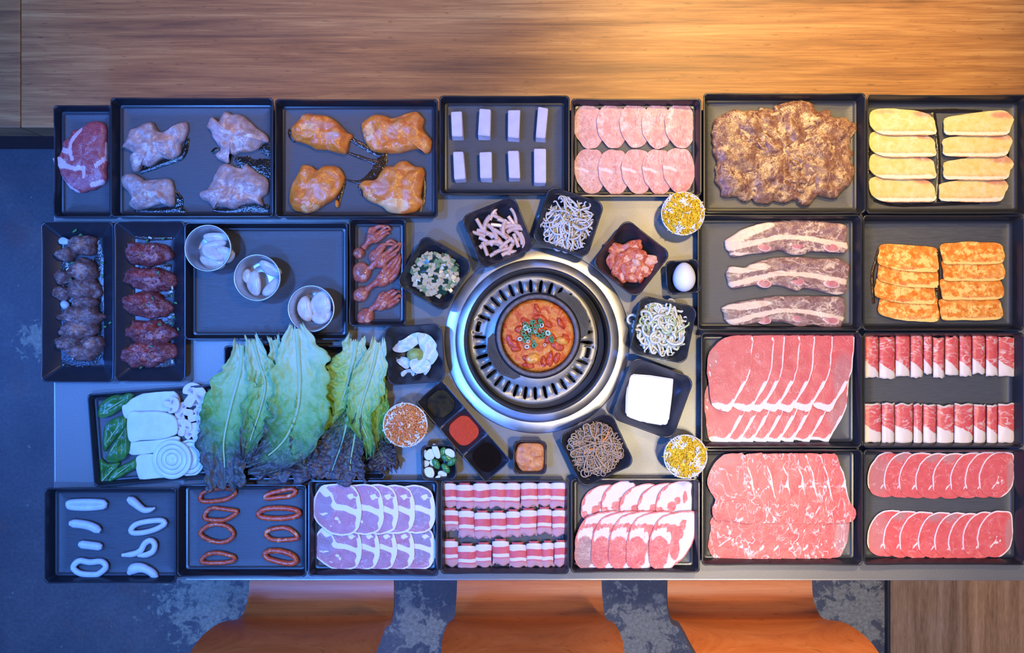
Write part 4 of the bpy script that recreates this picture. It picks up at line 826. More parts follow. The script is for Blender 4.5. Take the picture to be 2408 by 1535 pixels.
# striped rolls
def roll(px0, px1, py0, py1, label, seed):
    h0 = .004; h = .010; a = (px1 - px0) / 2 * S(h) * 1.06; L = (py1 - py0) * S(h); c = W((px0 + px1) / 2, py0, h)
    V = []; fat = []; dk = []; F = []; nu, nv = 24, 14; b = .0062; rr = random.Random(seed); ph = rr.random() * 6; tw = rr.uniform(-.002, .002); v0 = rr.uniform(-.03, .03)
    for i in range(nv + 1):
        v = i / nv; hem = sstep(.72, 1, v)
        for j in range(nu + 1):
            u = -PI * .5 - .35 + (2 * PI + .5) * j / nu                                  # slightly spiral
            k_ = 1 - .10 * (j / nu)
            x = a * k_ * (1 + .10 * hem) * math.cos(u) + tw * v; z = b * (1 - .25 * hem) * (1 + k_ * math.sin(u)) * (1.25 - .5 * v)
            y = -v * L - .0035 * (math.sin(u) - 1) * (1 - v) * -1 + hem * .003 * math.sin(u * 4 + ph)
            V.append((x, y, z)); e = v + .07 * (1 - math.sin(u)) * (1 - 1.6 * v) + v0 + .012 * math.sin(3 * u + ph)
            fw = max(0, min(1, (.26 - e) / .05 + .5)) + max(0, 1 - abs(e - .62) / .115) * 1.3
            fat.append(min(fw, 1)); dk.append(sstep(.70, .78, e))
    for i in range(nv):
        for j in range(nu): q = i * (nu + 1) + j; F.append((q, q + 1, q + nu + 2, q + nu + 1))
    root = mk('pork_belly_roll', V, F, 'roll', (c.x, c.y, TZ + h0), None, True, dict(fat=fat, dk=dk))
    md = root.modifiers.new('thick', 'SOLIDIFY'); md.thickness = .0012; md.offset = -1
    V2 = []; F2 = []; n2 = 10                                                              # inner turn peeping out at the top
    for i in range(3):
        for j in range(n2 + 1): u = -.5 + (PI + 1.0) * j / n2; V2.append((a * .62 * math.cos(u), .0025 - i * .006, b * 1.2 + b * .55 * math.sin(u)))
    for i in range(2):
        for j in range(n2): q = i * (n2 + 1) + j; F2.append((q, q + 1, q + n2 + 2, q + n2 + 1))
    n_ = len(V2); inner = mk('inner_turn', V2, F2, 'roll', (0, 0, 0), root, True, dict(fat=[0] * n_, dk=[0] * n_)); inner.modifiers.new('thick', 'SOLIDIFY').thickness = .0012
    return tag(root, label, 'meat', 'striped pork belly rolls')
xs = [[1218, 1348, 1498, 1645, 1785, 1925, 2075, 2200, 2345], [1222, 1368, 1508, 1655, 1795, 1922, 2075, 2205, 2345], [1226, 1365, 1520, 1668, 1822, 1975, 2115, 2225, 2345]]
ys = [[(85, 315), (95, 320), (85, 320), (80, 315), (82, 325), (80, 310), (80, 300), (75, 315)], [(325, 520), (330, 580), (345, 590), (345, 580), (335, 575), (325, 565), (315, 550), (325, 570)], [(600, 840), (640, 875), (630, 850), (600, 830), (630, 855), (620, 850), (615, 850), (610, 840)]]
for r in range(3):
    for i in range(8):
        (x0, y0), (x1, y1) = g2([(xs[r][i], ys[r][i][0]), (xs[r][i + 1], ys[r][i][1])])
        roll(x0, x1, y0 + 2, y1, 'red and white striped pork roll, %s in the %s row' % (nth(i, 8), ('upper', 'middle', 'lower')[r]), r * 10 + i)
# folded brisket
def fold(pts4, label, fatpos, seed):
    """folded sheet: arch section across its width"""
    h0 = .004; rr = random.Random(seed); nu, nv = 14, 16; V = []; F = []; fat = []; dk = []
    (x0, y0, x1, y1) = pts4; c = W((x0 + x1) / 2, (y0 + y1) / 2, .010); a = (x1 - x0) / 2 * S(.01) * 1.10; L = (y1 - y0) * S(.01); ph = rr.random() * 6
    for i in range(nv + 1):
        v = i / nv
        for j in range(nu + 1):
            s_ = -1 + 2 * j / nu; z = .0095 * (1 - abs(s_ + .25) ** 2.2 * .55 if s_ < .6 else (1 - .85 ** 2.2 * .55) * (1 - (s_ - .6) / .4 * .9)) + .0008 * nz(s_ * 2, v * 5, seed)
            V.append((a * s_, L / 2 - v * L + .0012 * nz(s_ * 1.5, v * 2, seed + 3) * 3 * (1 if v > .5 else -1), max(z, .0002)))
            if fatpos == 'tri': q = (v - .60 - .30 * (s_ + 1) / 2) / .1
            else: q = (v - .66 - .12 * s_) / .1
            f_ = max(0, min(1, q + .5)); f_ = max(f_, max(0, min(1, (.06 - v) / .05 + .3)) if fatpos != 'tri' else 0); fat.append(f_); dk.append(0)
    for i in range(nv):
        for j in range(nu): q = i * (nu + 1) + j; F.append((q, q + 1, q + nu + 2, q + nu + 1))
    o = mk('folded_brisket_slice', V, F, 'brisket', (c.x, c.y, TZ + h0), None, True, dict(fat=fat, dk=dk)); o.modifiers.new('thick', 'SOLIDIFY').thickness = .0013
    return tag(o, label, 'meat', 'folded brisket slices')
bx = [1240, 1345, 1465, 1575, 1670, 1740, 1830, 1935, 2030, 2130, 2225, 2370]; bt = [62, 70, 60, 55, 62, 75, 66, 60, 50, 55, 70]; bb = [368, 375, 358, 365, 340, 368, 350, 358, 340, 355, 358]
for i in range(11):
    (x0, y0), (x1, y1) = f7([(bx[i], bt[i]), (bx[i + 1], bb[i])]); fold((x0, y0, x1, y1), 'folded red brisket slice, %s in the upper row' % nth(i, 11), 'tri', i)
bx = [1235, 1362, 1462, 1595, 1668, 1770, 1900, 2040, 2135, 2222, 2365]; bt = [560, 555, 560, 562, 566, 570, 560, 565, 570, 560]; bb = [845, 850, 850, 855, 850, 855, 858, 850, 855, 848]
for i in range(10):
    (x0, y0), (x1, y1) = f7([(bx[i], bt[i]), (bx[i + 1], bb[i])]); fold((x0, y0, x1, y1), 'folded marbled brisket slice, %s in the lower row' % nth(i, 10), 'low', i + 40)
# ================================================================ squid, octopus, clams, glazed meat
f9 = CR(80, 1120, 3.648); f5l = CR(80, 500, 3.655)
plain('squid', (.58, .60, .62), .4, (.50, .52, .54), 80, .2); M['squid'].node_tree.nodes['Principled BSDF'].inputs['Roughness'].default_value = .38
meat('red_squid', (.62, .105, .025), (.42, .045, .018), fat=(.70, .30, .14), jit=.9, rough=.18, bump=.5, nscale=140)
def path3(pts, h, n, closed): return [W(v.x, v.y, h) for v in spline(pts, n, closed)]
SQ = [([(310, 225), (450, 218), (590, 225), (602, 245), (580, 258), (450, 268), (320, 262), (298, 245)], True, 24, 'long flat white squid ring, top of the left column'),
      ([(305, 402), (400, 408), (490, 428), (570, 470)], False, 32, 'thick bent white squid strip, second in the left column'),
      ([(385, 580), (490, 592), (585, 605)], False, 30, 'short straight white squid strip, third in the left column'),
      ([(338, 785), (360, 740), (400, 722), (480, 735), (580, 730), (618, 775), (570, 825), (520, 842), (400, 832)], True, 22, 'wide open white squid ring, bottom of the left column'),
      ([(805, 190), (850, 215), (910, 265), (950, 288), (1000, 285), (1040, 268)], False, [32, 32, 28, 24, 20, 10], 'curled white squid strip, top of the right column'),
      ([(830, 460), (880, 408), (1000, 382), (1095, 378), (1122, 405), (1050, 450), (955, 478), (860, 485)], True, 20, 'slanted white squid ring, second in the right column'),
      ([(755, 675), (850, 665), (915, 635), (950, 575), (1000, 548), (1036, 580), (1022, 640), (960, 672), (890, 676)], False, 22, 'white squid loop with a tail, third in the right column'),
      ([(812, 835), (860, 790), (930, 785), (1000, 815), (1045, 860), (1058, 880)], False, [30, 40, 36, 30, 30, 24], 'folded white squid strip, bottom of the right column')]
for pts, cl, r, lb in SQ:
    n = 44 if cl else 26; rl = [np.interp(i / (n - 1) * (len(r) - 1), range(len(r)), r) if isinstance(r, list) else r for i in range(n)]
    rl = [1.18 * q / 3.648 * S(.012) * (1 if cl else (.55 + .45 * min(1, 8 * min(i, n - 1 - i) / n))) for i, q in enumerate(rl)]
    tube_obj('squid_ring' if cl or 'loop' in lb else 'squid_strip', path3(f9(pts), .0105, n, cl), rl, 'squid', 12, cl, .8, label=lb, cat='squid', group='white squid pieces')
RQ = [([(1425, 190), (1450, 140), (1530, 112), (1640, 100), (1722, 118), (1712, 160), (1640, 198), (1540, 213), (1450, 215)], 17, 'red squid ring partly under the lettuce, top of the left column'),
      ([(1460, 350), (1490, 290), (1550, 272), (1680, 288), (1742, 300), (1700, 342), (1620, 375), (1500, 372)], 17, 'slanted red squid ring, second in the left column'),
      ([(1425, 490), (1480, 430), (1560, 410), (1660, 432), (1710, 490), (1680, 542), (1600, 566), (1500, 545)], 17, 'round wide open red squid ring, third in the left column'),
      ([(1440, 735), (1470, 680), (1560, 655), (1660, 672), (1722, 700), (1690, 730), (1580, 742)], 17, 'half moon red squid ring, bottom of the left column'),
      ([(1990, 190), (2010, 152), (2120, 122), (2220, 107), (2240, 140), (2190, 170), (2100, 180)], 18, 'small closed red squid ring, top of the right column'),
      ([(1922, 322), (1980, 282), (2100, 272), (2230, 285), (2278, 320), (2220, 348), (2100, 362), (1960, 352)], 20, 'long flat red squid ring, second in the right column'),
      ([(1985, 495), (2030, 455), (2150, 442), (2215, 470), (2258, 528), (2150, 545), (2040, 540)], 17, 'red squid ring with a pointed end, third in the right column'),
      ([(1980, 668), (2012, 642), (2120, 642), (2220, 680), (2248, 730), (2190, 748), (2080, 728), (2000, 700)], 21, 'thick slanted red squid ring, bottom of the right column')]
for i, (pts, r, lb) in enumerate(RQ):
    n = 52; rl = [1.15 * r / 3.648 * S(.01) * (1 + .14 * nz(k_ * .8, i * 5)) for k_ in range(n)]
    o = tube_obj('marinated_squid_ring', path3(f9(pts), .0085, n, True), rl, 'red_squid', 12, True, .85, label=lb, cat='squid', group='red squid rings')
    o.data.attributes['fat'].data.foreach_set('value', [.25 + .5 * max(0, nz(v.co.x * 90, v.co.y * 90, i)) for v in o.data.vertices])
# octopus
meat('octopus', (.52, .15, .085), (.34, .06, .045), fat=(.62, .36, .28), grey=(.22, .11, .095), jit=1.0, marb=.4, mscale=60, rough=.12, bump=.5, width=.06)
f6 = CR(420, 500, 4.3)
def octo(head, hr, waist, body, brx, rot, legs, label, dark):
    c = W(*f6([body])[0], .004); root = empty('baby_octopus', c, label, 'octopus', 'baby octopus in the narrow tray')
    (hx, hy), (wx, wy), (bx_, by_) = f6([head, waist, body]); k_ = 1 / 4.3
    patch('head', ell(hx, hy, hr[0] * k_, hr[1] * k_, rot, 12, .05), 'octopus', .004, .003, .011, 2.2, None, 40, 9, [('d', 0, -.1, .5, .5, dark), ('b', .3, .5, .4, .3, .6)], (.0015, 80), 0, root)
    P = [W(hx, hy, .009), W(wx, wy, .010), W(bx_, by_, .011)]; P = [P[0].lerp(P[1], .5), P[1], P[1].lerp(P[2], .55), P[2]]
    tube_obj('neck', P, [.006, .0052, .008, .006], 'octopus', 12, parent=root)
    patch('mantle', ell(bx_, by_, brx[0] * k_, brx[1] * k_, rot, 12, .08), 'octopus', .004, .003, .010, 2.4, None, 40, 9, [('d', -.2, 0, .5, .5, dark * .7), ('b', .4, .2, .4, .4, .5)], (.002, 80), .08, root)
    axis = legs[0][-1]
    mx_ = sum(l[-1][0] for l in legs) / len(legs); my_ = sum(l[-1][1] for l in legs) / len(legs)
    for i, pts in enumerate(legs):
        pts = [(x + (mx_ - x) * .30 * j / 3, y + (my_ - y) * .30 * j / 3) for j, (x, y) in enumerate(pts)] if len(pts) > 2 else pts
        q = path3(f6(pts), .010 - .0008 * (i % 3), 18, False); q = [v + Vector((0, 0, .0015 * math.sin(3 * j / 17 * PI + i))) for j, v in enumerate(q)]
        tube_obj('tentacle', q, [.0062 * (1 - .66 * j / 17) for j in range(18)], 'octopus', 8, parent=root)
octo((1825, 410), (62, 58), (1905, 310), (1965, 245), (60, 75), -45, [[(1960, 250), (2030, 200), (2100, 135), (2150, 160)], [(1980, 270), (2060, 210), (2120, 180), (2160, 165)], [(1940, 220), (1990, 150), (2060, 130), (2130, 130)], [(1970, 290), (2040, 260), (2100, 215), (2140, 235)], [(1930, 240), (1920, 170), (1990, 135)]], 'dark baby octopus with a small head at the top of its tray', .9)
octo((1850, 605), (100, 102), (1950, 550), (2020, 470), (80, 105), -50, [[(2010, 430), (2060, 340), (2120, 270), (2190, 300)], [(2040, 460), (2120, 390), (2210, 320), (2240, 285)], [(2060, 490), (2150, 430), (2230, 370), (2250, 290)], [(1990, 430), (2020, 340), (2110, 315), (2200, 330)], [(2050, 520), (2130, 470), (2200, 430)]], 'large baby octopus with a big round head, second from top', .7)
octo((1845, 825), (88, 72), (1955, 735), (2070, 670), (95, 75), -38, [[(2090, 640), (2150, 560), (2210, 470), (2240, 400)], [(2110, 660), (2180, 600), (2230, 520), (2245, 430)], [(2060, 620), (2120, 540), (2190, 460), (2235, 410)], [(2120, 690), (2190, 650), (2225, 590), (2240, 500)], [(2040, 640), (2070, 580), (2150, 510)]], 'pinkish baby octopus stretched upright, third from top of its tray', .3)
octo((1890, 1050), (92, 78), (1955, 965), (2060, 910), (95, 75), -40, [[(2060, 870), (2110, 810), (2170, 770), (2180, 775)], [(2090, 890), (2160, 830), (2235, 780), (2255, 800)], [(2110, 920), (2180, 880), (2250, 830), (2256, 870)], [(2100, 950), (2170, 930), (2240, 890)], [(2020, 880), (2035, 820), (2050, 800)]], 'orange baby octopus with a folded head at the bottom of its tray', .2)
# clams
t = NT('clam'); co = t.co(); n1 = t.noise(co, 70, 4, .6); wv = t.n('TexWave', 1, dict(wave_type='RINGS'), Vector=co, Scale=150.0, Distortion=1.5)
t.set(Base_Color=t.mix(.25, t.ramp(n1, [(.35, (.46, .40, .30)), (.6, (.66, .62, .55)), (.75, (.56, .44, .24))]), t.ramp(wv, [(.3, (.45, .44, .44)), (.7, (.68, .66, .62))])), Roughness=.28); t.bump(wv, .2, .0008); M['clam'] = t.m
def clam(cup_, dx, dy, L, Wd, rot, tilt, z, label):
    x0, y0, p_, R = cup_; nu, nv = 20, 9; V = []; F = []
    for sgn in (1, -1):
        for i in range(nv + 1):
            r = i / nv
            for j in range(nu):
                a = 2 * PI * j / nu; V.append((L / 2 * r * math.cos(a), Wd / 2 * r * (math.sin(a) + .15 * math.cos(2 * a)), sgn * .0065 * math.sqrt(max(0, 1 - r ** 2.2)) + sgn * .0006))
    for s_ in range(2):
        b = s_ * (nv + 1) * nu
        for i in range(nv):
            for j in range(nu): j2 = (j + 1) % nu; F.append((b + i * nu + j, b + i * nu + j2, b + (i + 1) * nu + j2, b + (i + 1) * nu + j))
    e = nv * nu; b = (nv + 1) * nu + e
    for j in range(nu): j2 = (j + 1) % nu; F.append((e + j, e + j2, b + j2, b + j))
    o = mk('clam', V, F, 'clam', (p_.x + dx * S(.03), p_.y - dy * S(.03), TZ + z)); o.rotation_euler = (tilt, 0, -math.radians(rot)); return tag(o, label, 'clam', 'clams in the foil cups')
c1 = CL[0]; k_ = 1 / 4.3
for cup_, nm, items in ((CL[0], 'upper left cup', [(40, -115, 250, 110, 0, .5, .021, 'clam at the top of the %s'), (30, -40, 240, 90, -12, .9, .024, 'pale thin clam second from top in the %s'), (20, 40, 250, 120, 25, -.5, .026, 'middle clam in the %s'), (140, 50, 190, 150, 20, .4, .024, 'clam at the right of the %s'), (0, 130, 260, 120, 15, .5, .020, 'clam at the bottom of the %s')]),
                        (CL[1], 'middle cup', [(100, -100, 240, 120, 28, .6, .023, 'clam at the upper right of the %s'), (-60, 50, 250, 150, 85, .5, .023, 'upright clam at the left of the %s'), (110, 90, 230, 110, -45, -.5, .022, 'slanted clam at the lower right of the %s'), (-140, -20, 150, 90, 80, .3, .017, 'clam half hidden at the far left of the %s')]),
                        (CL[2], 'lower right cup', [(-85, 0, 250, 130, 80, .1, .021, 'open clam with a brown spot at the left of the %s'), (85, -60, 230, 190, 80, .3, .025, 'fat clam at the upper right of the %s'), (80, 70, 210, 130, -20, -.4, .022, 'clam at the lower right of the %s'), (10, 0, 200, 60, 75, 1.1, .019, 'thin clam seen edge on in the %s')])):
    for dx, dy, L, Wd, r, tl, z, lb in items: clam(cup_, dx * k_, dy * k_, L * k_ * S(.03) * 1.05, Wd * k_ * S(.03) * 1.2, r, tl, z + .002, lb % nm)
# plates of cooked meat
meat('brown_meat', (.26, .125, .10), (.13, .058, .055), fat=(.50, .26, .19), grey=(.62, .30, .20), jit=1.0, marb=.5, mscale=120, rough=.3, bump=1, nscale=150, width=.06)
meat('glazed_meat', (.27, .055, .045), (.13, .020, .025), fat=(.55, .22, .19), grey=(.40, .04, .02), jit=1.1, marb=.8, mscale=170, rough=.14, bump=1, nscale=170, width=.07)
LM = [(430, 280, 125, 95, 0), (300, 360, 90, 62, -10), (435, 495, 125, 110, 0), (265, 555, 72, 74, 0), (450, 660, 150, 98, 0), (250, 690, 74, 66, 0), (455, 770, 110, 62, 0), (430, 890, 185, 92, 0), (400, 1000, 165, 85, 0), (515, 1125, 100, 78, 0), (300, 1110, 105, 74, 0), (430, 1195, 140, 74, 0)]
nm = ['topmost large brown meat lump', 'small brown lump left of the topmost one', 'brown lump with orange top, second large one down', 'small lump at the left, below the scallions', 'middle large brown lump', 'small pale lump left of the middle one', 'small lump just below the middle one', 'widest brown lump below the middle', 'brown lump with pink spots under the widest one', 'pale knobbly lump at the lower right', 'small lump at the lower left beside green scallion', 'bottom brown lump in the sauce']
for i, (x, y, rx, ry, r) in enumerate(LM):
    (px, py), = f5l([(x, y)]); patch('meat_lump', ell(px, py, rx / 3.655, ry / 3.655, r, 11, .14), 'brown_meat', .0045, .004, .019 if rx > 75 else .013, 2.4, None, 48, 10, [('d', .1, -.1, .35, .4, .8 if i in (0, 2, 8, 9) else .2), ('b', -.3, .3, .3, .3, .5)], (.011, 75), .16, None, nm[i] + ' on the left plate', 'meat', 'brown meat lumps')
GM = [(985, 355, 225, 98, 3), (1000, 580, 225, 110, 6), (985, 790, 215, 112, 8), (1010, 1025, 225, 110, 4), (985, 1215, 240, 110, -8)]
for i, (x, y, rx, ry, r) in enumerate(GM):
    (px, py), = f5l([(x, y)]); q = ell(px, py, rx / 3.655, ry / 3.655, r, 14, .10)
    patch('glazed_meat_piece', q, 'glazed_meat', .0045, .004, .019, 3, None, 64, 12, [('d', -.2, -.4, .5, .3, .7), ('b', .2, .2, .4, .4, .55)], (.010, 80), .14, None, 'glossy dark red glazed meat piece, %s on the right plate' % nthv(i, 5), 'meat', 'glazed meat pieces')
puddle('dark_sauce', [(f5l([(520, 230), (560, 400), (560, 600), (590, 800), (600, 1100), (500, 1290)]), [20, 26, 24, 20, 26, 20]), (f5l([(240, 290), (250, 460), (300, 630), (270, 780), (290, 1000), (240, 1180), (330, 1290), (480, 1300)]), [14, 28, 22, 40, 34, 24, 30, 20])], 'marinade_clear', 'dark sauce pooled around the brown meat lumps')
puddle('red_glaze', [(f5l([(900, 460), (1050, 465), (1180, 480)]), [20, 30, 20]), (f5l([(1000, 680), (1100, 670), (1180, 690)]), [20, 40, 20]), (f5l([(1000, 900), (1130, 910), (1200, 860)]), [16, 40, 20]), (f5l([(930, 1330), (1050, 1320), (1160, 1230)]), [30, 44, 30]), (f5l([(850, 200), (1000, 215), (1190, 215)]), [10, 14, 10])], 'marinade', 'dark red glaze pooled between the glazed meat pieces')
rg = random.Random(8)
def scal(x, y, z, L, green, label, group):
    ac = Acc(); a = rg.random() * PI; d = Vector((math.cos(a), math.sin(a), rg.uniform(-.2, .2))) * L / 2
    ac.tube([d * -1, d * .0 + Vector((0, 0, .0004)), d], .0019, ns=7); o = ac.obj('scallion_slice', 'scallion_green' if green else 'scallion_white'); o.location = W(x, y, z); return tag(o, label, 'scallion', group)
for i, (x, y, z) in enumerate([(345, 160, .016), (400, 190, .024), (330, 430, .015), (590, 430, .012), (320, 580, .018), (590, 540, .011), (655, 945, .021), (610, 980, .014), (320, 1110, .019), (380, 1160, .020), (360, 150, .017)]): scal(*f5l([(x, y)])[0], z, .0055, True, 'green scallion bit on the plate of brown meat lumps', 'scallions on the left plate')
for i, (x, y, z) in enumerate([(970, 240, .010), (1110, 225, .010), (910, 355, .026), (1070, 515, .026), (1185, 715, .016), (1220, 775, .016), (980, 790, .026), (1080, 960, .024), (1200, 900, .014), (1240, 1000, .016), (1010, 1150, .026), (830, 1215, .025), (920, 1330, .010), (1180, 950, .016), (1020, 735, .026)]): scal(*f5l([(x, y)])[0], z, .0055, True, 'green scallion bit on the plate of glazed meat', 'scallions on the right plate')
for i, (x, y, z) in enumerate([(1000, 215, .010), (1020, 295, .025), (1190, 645, .017), (1180, 680, .016), (1190, 1280, .010)]): scal(*f5l([(x, y)])[0], z, .0065, False, 'white scallion bit on the plate of glazed meat', 'white scallions on the right plate')
patch('scallion_piece', f5l([(215, 235), (250, 210), (300, 230), (335, 262), (280, 275), (225, 268)]), 'squid', .012, .002, .003, 2, None, 24, 5, (), (0, 1), 0, None, 'long white scallion piece at the top of the left plate', 'scallion')
patch('scallion_bulb', f5l([(232, 790), (245, 760), (275, 755), (305, 780), (300, 815), (260, 828)]), 'squid', .009, .002, .006, 2, None, 24, 5, (), (0, 1), 0, None, 'round white bulb bit at the left of the left plate', 'scallion')
# ================================================================ lettuce and vegetables
f7v = CR(180, 760, 3.087)
def lettuce_mat(key, stops):
    t = NT(key); co = t.co(); n1 = t.noise(co, 38, 4, .6, .6); n2 = t.noise(co, 150, 3, .6)
    f = t.math('ADD', t.attr('t'), t.math('MULTIPLY', t.math('SUBTRACT', n1, .5), .38)); f = t.math('ADD', f, t.attr('e'))
    c = t.ramp(f, stops); c = t.mix(t.ramp(n2, [(.55, 0), (.72, .35)]), c, (.30, .46, .20))
    t.set(Base_Color=c, Roughness=.42); t.b.inputs['Transmission Weight'].default_value = 0
    t.bump(t.math('ADD', n1, n2), .55, .0022); M[key] = t.m
lettuce_mat('lettuce', [(.0, (.48, .60, .38)), (.28, (.31, .50, .17)), (.52, (.15, .36, .06)), (.68, (.060, .18, .032)), (.84, (.040, .040, .036))])
lettuce_mat('lettuce_bright', [(.0, (.48, .60, .36)), (.25, (.32, .52, .12)), (.6, (.20, .40, .035)), (.82, (.08, .15, .03)), (.97, (.060, .045, .042))])
lettuce_mat('lettuce_dark', [(.0, (.20, .32, .10)), (.25, (.07, .17, .04)), (.5, (.035, .055, .030)), (.75, (.045, .036, .038)), (1, (.07, .052, .062))])
plain('rib', (.33, .50, .24), .35, (.28, .46, .19), 40)
def leaf(spine, hw, mat, zs, label, seed, curl=.006, ruf=.007, rib=(.0055, .0012), t0=0., t1=1., nu=76, nv=33, name='lettuce_leaf', jag=.34, asym=0):
    sp_ = spline(f7v(spine), nu, False); P = []
    for i, v in enumerate(sp_):
        u = i / (nu - 1); z = np.interp(u * (len(zs) - 1), range(len(zs)), zs); P.append(W(v.x, v.y, z))
    V = []; T = []; E = []; F = []; c = P[nu // 2].copy(); c.z = TZ + .004
    for i in range(nu):
        u = i / (nu - 1); t_ = (P[min(i + 1, nu - 1)] - P[max(i - 1, 0)]); t_.z = 0; t_.normalize(); s_ = Vector((-t_.y, t_.x, 0))
        w_ = np.interp(u * (len(hw) - 1), range(len(hw)), hw) / 3.087 * S(.03)
        for j in range(nv):
            q = -1 + 2 * j / (nv - 1); e = abs(q); jg = 1 + jag * .8 * nz(u * 9, (q > 0) * 7 + seed, 1) * e * e + jag * .5 * nz(u * 22, (q > 0) * 9 + seed, 4) * e ** 3 + jag * .16 * nz(u * 50, (q > 0) * 9 + seed, 8) * e ** 6
            p_ = P[i] + s_ * (w_ * q * jg * (1 + asym * q))
            p_ = p_ + t_ * (.020 * nz(q * 3.5, seed, 5) * max(0, u - .85) / .15 - (.012 * nz(q * 5, seed + 2, 6) + .012 * e * e) * max(0, 1 - u / .10))
            z = curl * e * e + ruf * 1.2 * e ** 1.5 * nz(u * 9 + seed, q * 2.2, 2) + ruf * .55 * min(e * 3, 1) * nz(u * 17, q * 5, seed) + ruf * .28 * min(e * 4, 1) * nz(u * 36, q * 12, seed + 5) - .0022 * max(0, 1 - e / .12) - .0012 * abs(math.sin(u * 26 - 5 * e)) * min(e * 3, 1)
            p_.z = max(p_.z + z, TZ + .0045 + .002 * e); V.append(p_ - c); T.append(t0 + (t1 - t0) * u); E.append(.16 * e - .07 + .1 * max(0, (e - .8) * 3) * u)
    for i in range(nu - 1):
        for j in range(nv - 1): a = i * nv + j; F.append((a, a + 1, a + nv + 1, a + nv))
    o = mk(name, V, F, mat, c, None, True, dict(t=T, e=E)); o.modifiers.new('thick', 'SOLIDIFY').thickness = .0007
    tag(o, label, 'lettuce', 'lettuce leaves')
    if rib:
        k_ = int(nu * .86); q = [P[i] + Vector((0, 0, .0008)) for i in range(0, k_, 2)]
        tube_obj('midrib', q, [rib[0] + (rib[1] - rib[0]) * (i / (len(q) - 1)) ** .6 for i in range(len(q))], 'rib', 8, flat=.35, parent=o)
    return o
leaf([(1540, 700), (1500, 900), (1480, 1050), (1470, 1140)], [160, 260, 290, 200], 'lettuce_dark', [.016, .018, .020, .018], 'dark ruffled lettuce tips at the lower middle of the pile', 3, rib=None, t0=.35, t1=1, ruf=.010)
leaf([(1820, 330), (1810, 560), (1800, 800), (1790, 1120)], [100, 220, 240, 180], 'lettuce_bright', [.030, .022, .020, .020], 'yellow green crinkly lettuce leaf between the two big leaves', 5, ruf=.010, t0=.15, rib=None)
leaf([(2190, 340), (2200, 560), (2190, 800), (2250, 1050)], [40, 70, 80, 110], 'lettuce_bright', [.022, .022, .02, .016], 'narrow curled lettuce leaf at the right end of the pile', 7, t0=.2, t1=1.05, rib=None, ruf=.009)
leaf([(1980, 640), (1930, 860), (1880, 1000), (1830, 1140)], [30, 130, 190, 150], 'lettuce_dark', [.030, .026, .024, .022], 'dark lettuce leaf fanned out at the lower right of the pile', 9, rib=(.003, .0008), t0=.2, t1=1)
leaf([(1200, 160), (1190, 330), (1120, 600), (1070, 850), (1075, 1020), (1080, 1200)], [50, 130, 205, 195, 165, 130], 'lettuce', [.034, .036, .034, .030, .027, .030], 'pale green lettuce leaf at the left end of the pile', 11, t1=1.06)
leaf([(1280, 120), (1330, 300), (1370, 450), (1330, 640), (1270, 820), (1230, 980)], [42, 95, 120, 130, 85, 36], 'lettuce', [.044, .042, .042, .042, .038, .034], 'narrow folded lettuce leaf, second from the left', 13, t1=.85, rib=(.0036, .001))
leaf([(2030, 130), (2010, 260), (1960, 460), (1900, 640)], [60, 150, 210, 170], 'lettuce_bright', [.036, .034, .034, .032], 'bright crinkled lettuce leaf behind the right long leaf', 15, t1=.65, ruf=.010)
leaf([(1440, 120), (1470, 260), (1440, 420), (1400, 620), (1380, 800)], [44, 80, 120, 150, 80], 'lettuce', [.040, .040, .040, .038, .034], 'pale lettuce leaf peeping out left of the biggest leaf', 17, t1=.6)
leaf([(1600, 40), (1610, 220), (1620, 430), (1600, 640), (1520, 830), (1390, 960), (1240, 1030)], [46, 185, 205, 215, 205, 130, 60], 'lettuce', [.050, .052, .052, .050, .044, .036, .030], 'biggest lettuce leaf with a curved white rib, middle of the pile', 19, t1=.95, rib=(.0055, .0014), asym=.08)
leaf([(1660, 560), (1665, 720), (1650, 860), (1660, 980)], [60, 90, 100, 90], 'lettuce', [.046, .042, .038, .034], 'green lettuce flap hanging below the biggest leaf', 21, t0=.2, t1=.95, rib=None)
leaf([(2190, 140), (2150, 330), (2080, 560), (2060, 700), (2120, 860), (2130, 960)], [40, 105, 130, 95, 60, 30], 'lettuce', [.046, .048, .046, .042, .036, .030], 'long pale lettuce leaf at the right of the pile', 23, t1=.72, rib=(.0035, .001))
leaf([(2040, 700), (2010, 880), (1990, 1000), (1980, 1130)], [20, 70, 90, 120], 'lettuce_dark', [.038, .032, .028, .026], 'small dark pointed lettuce leaf with a purple rib at lower right', 25, rib=(.0022, .001), t0=.3, t1=1.05)
leaf([(2180, 880), (2220, 960), (2270, 1060)], [60, 110, 60], 'lettuce_dark', [.02, .024, .018], 'dark curled lettuce tip beside the cup of orange shreds', 27, rib=None, t0=.55, t1=1.05, ruf=.010)
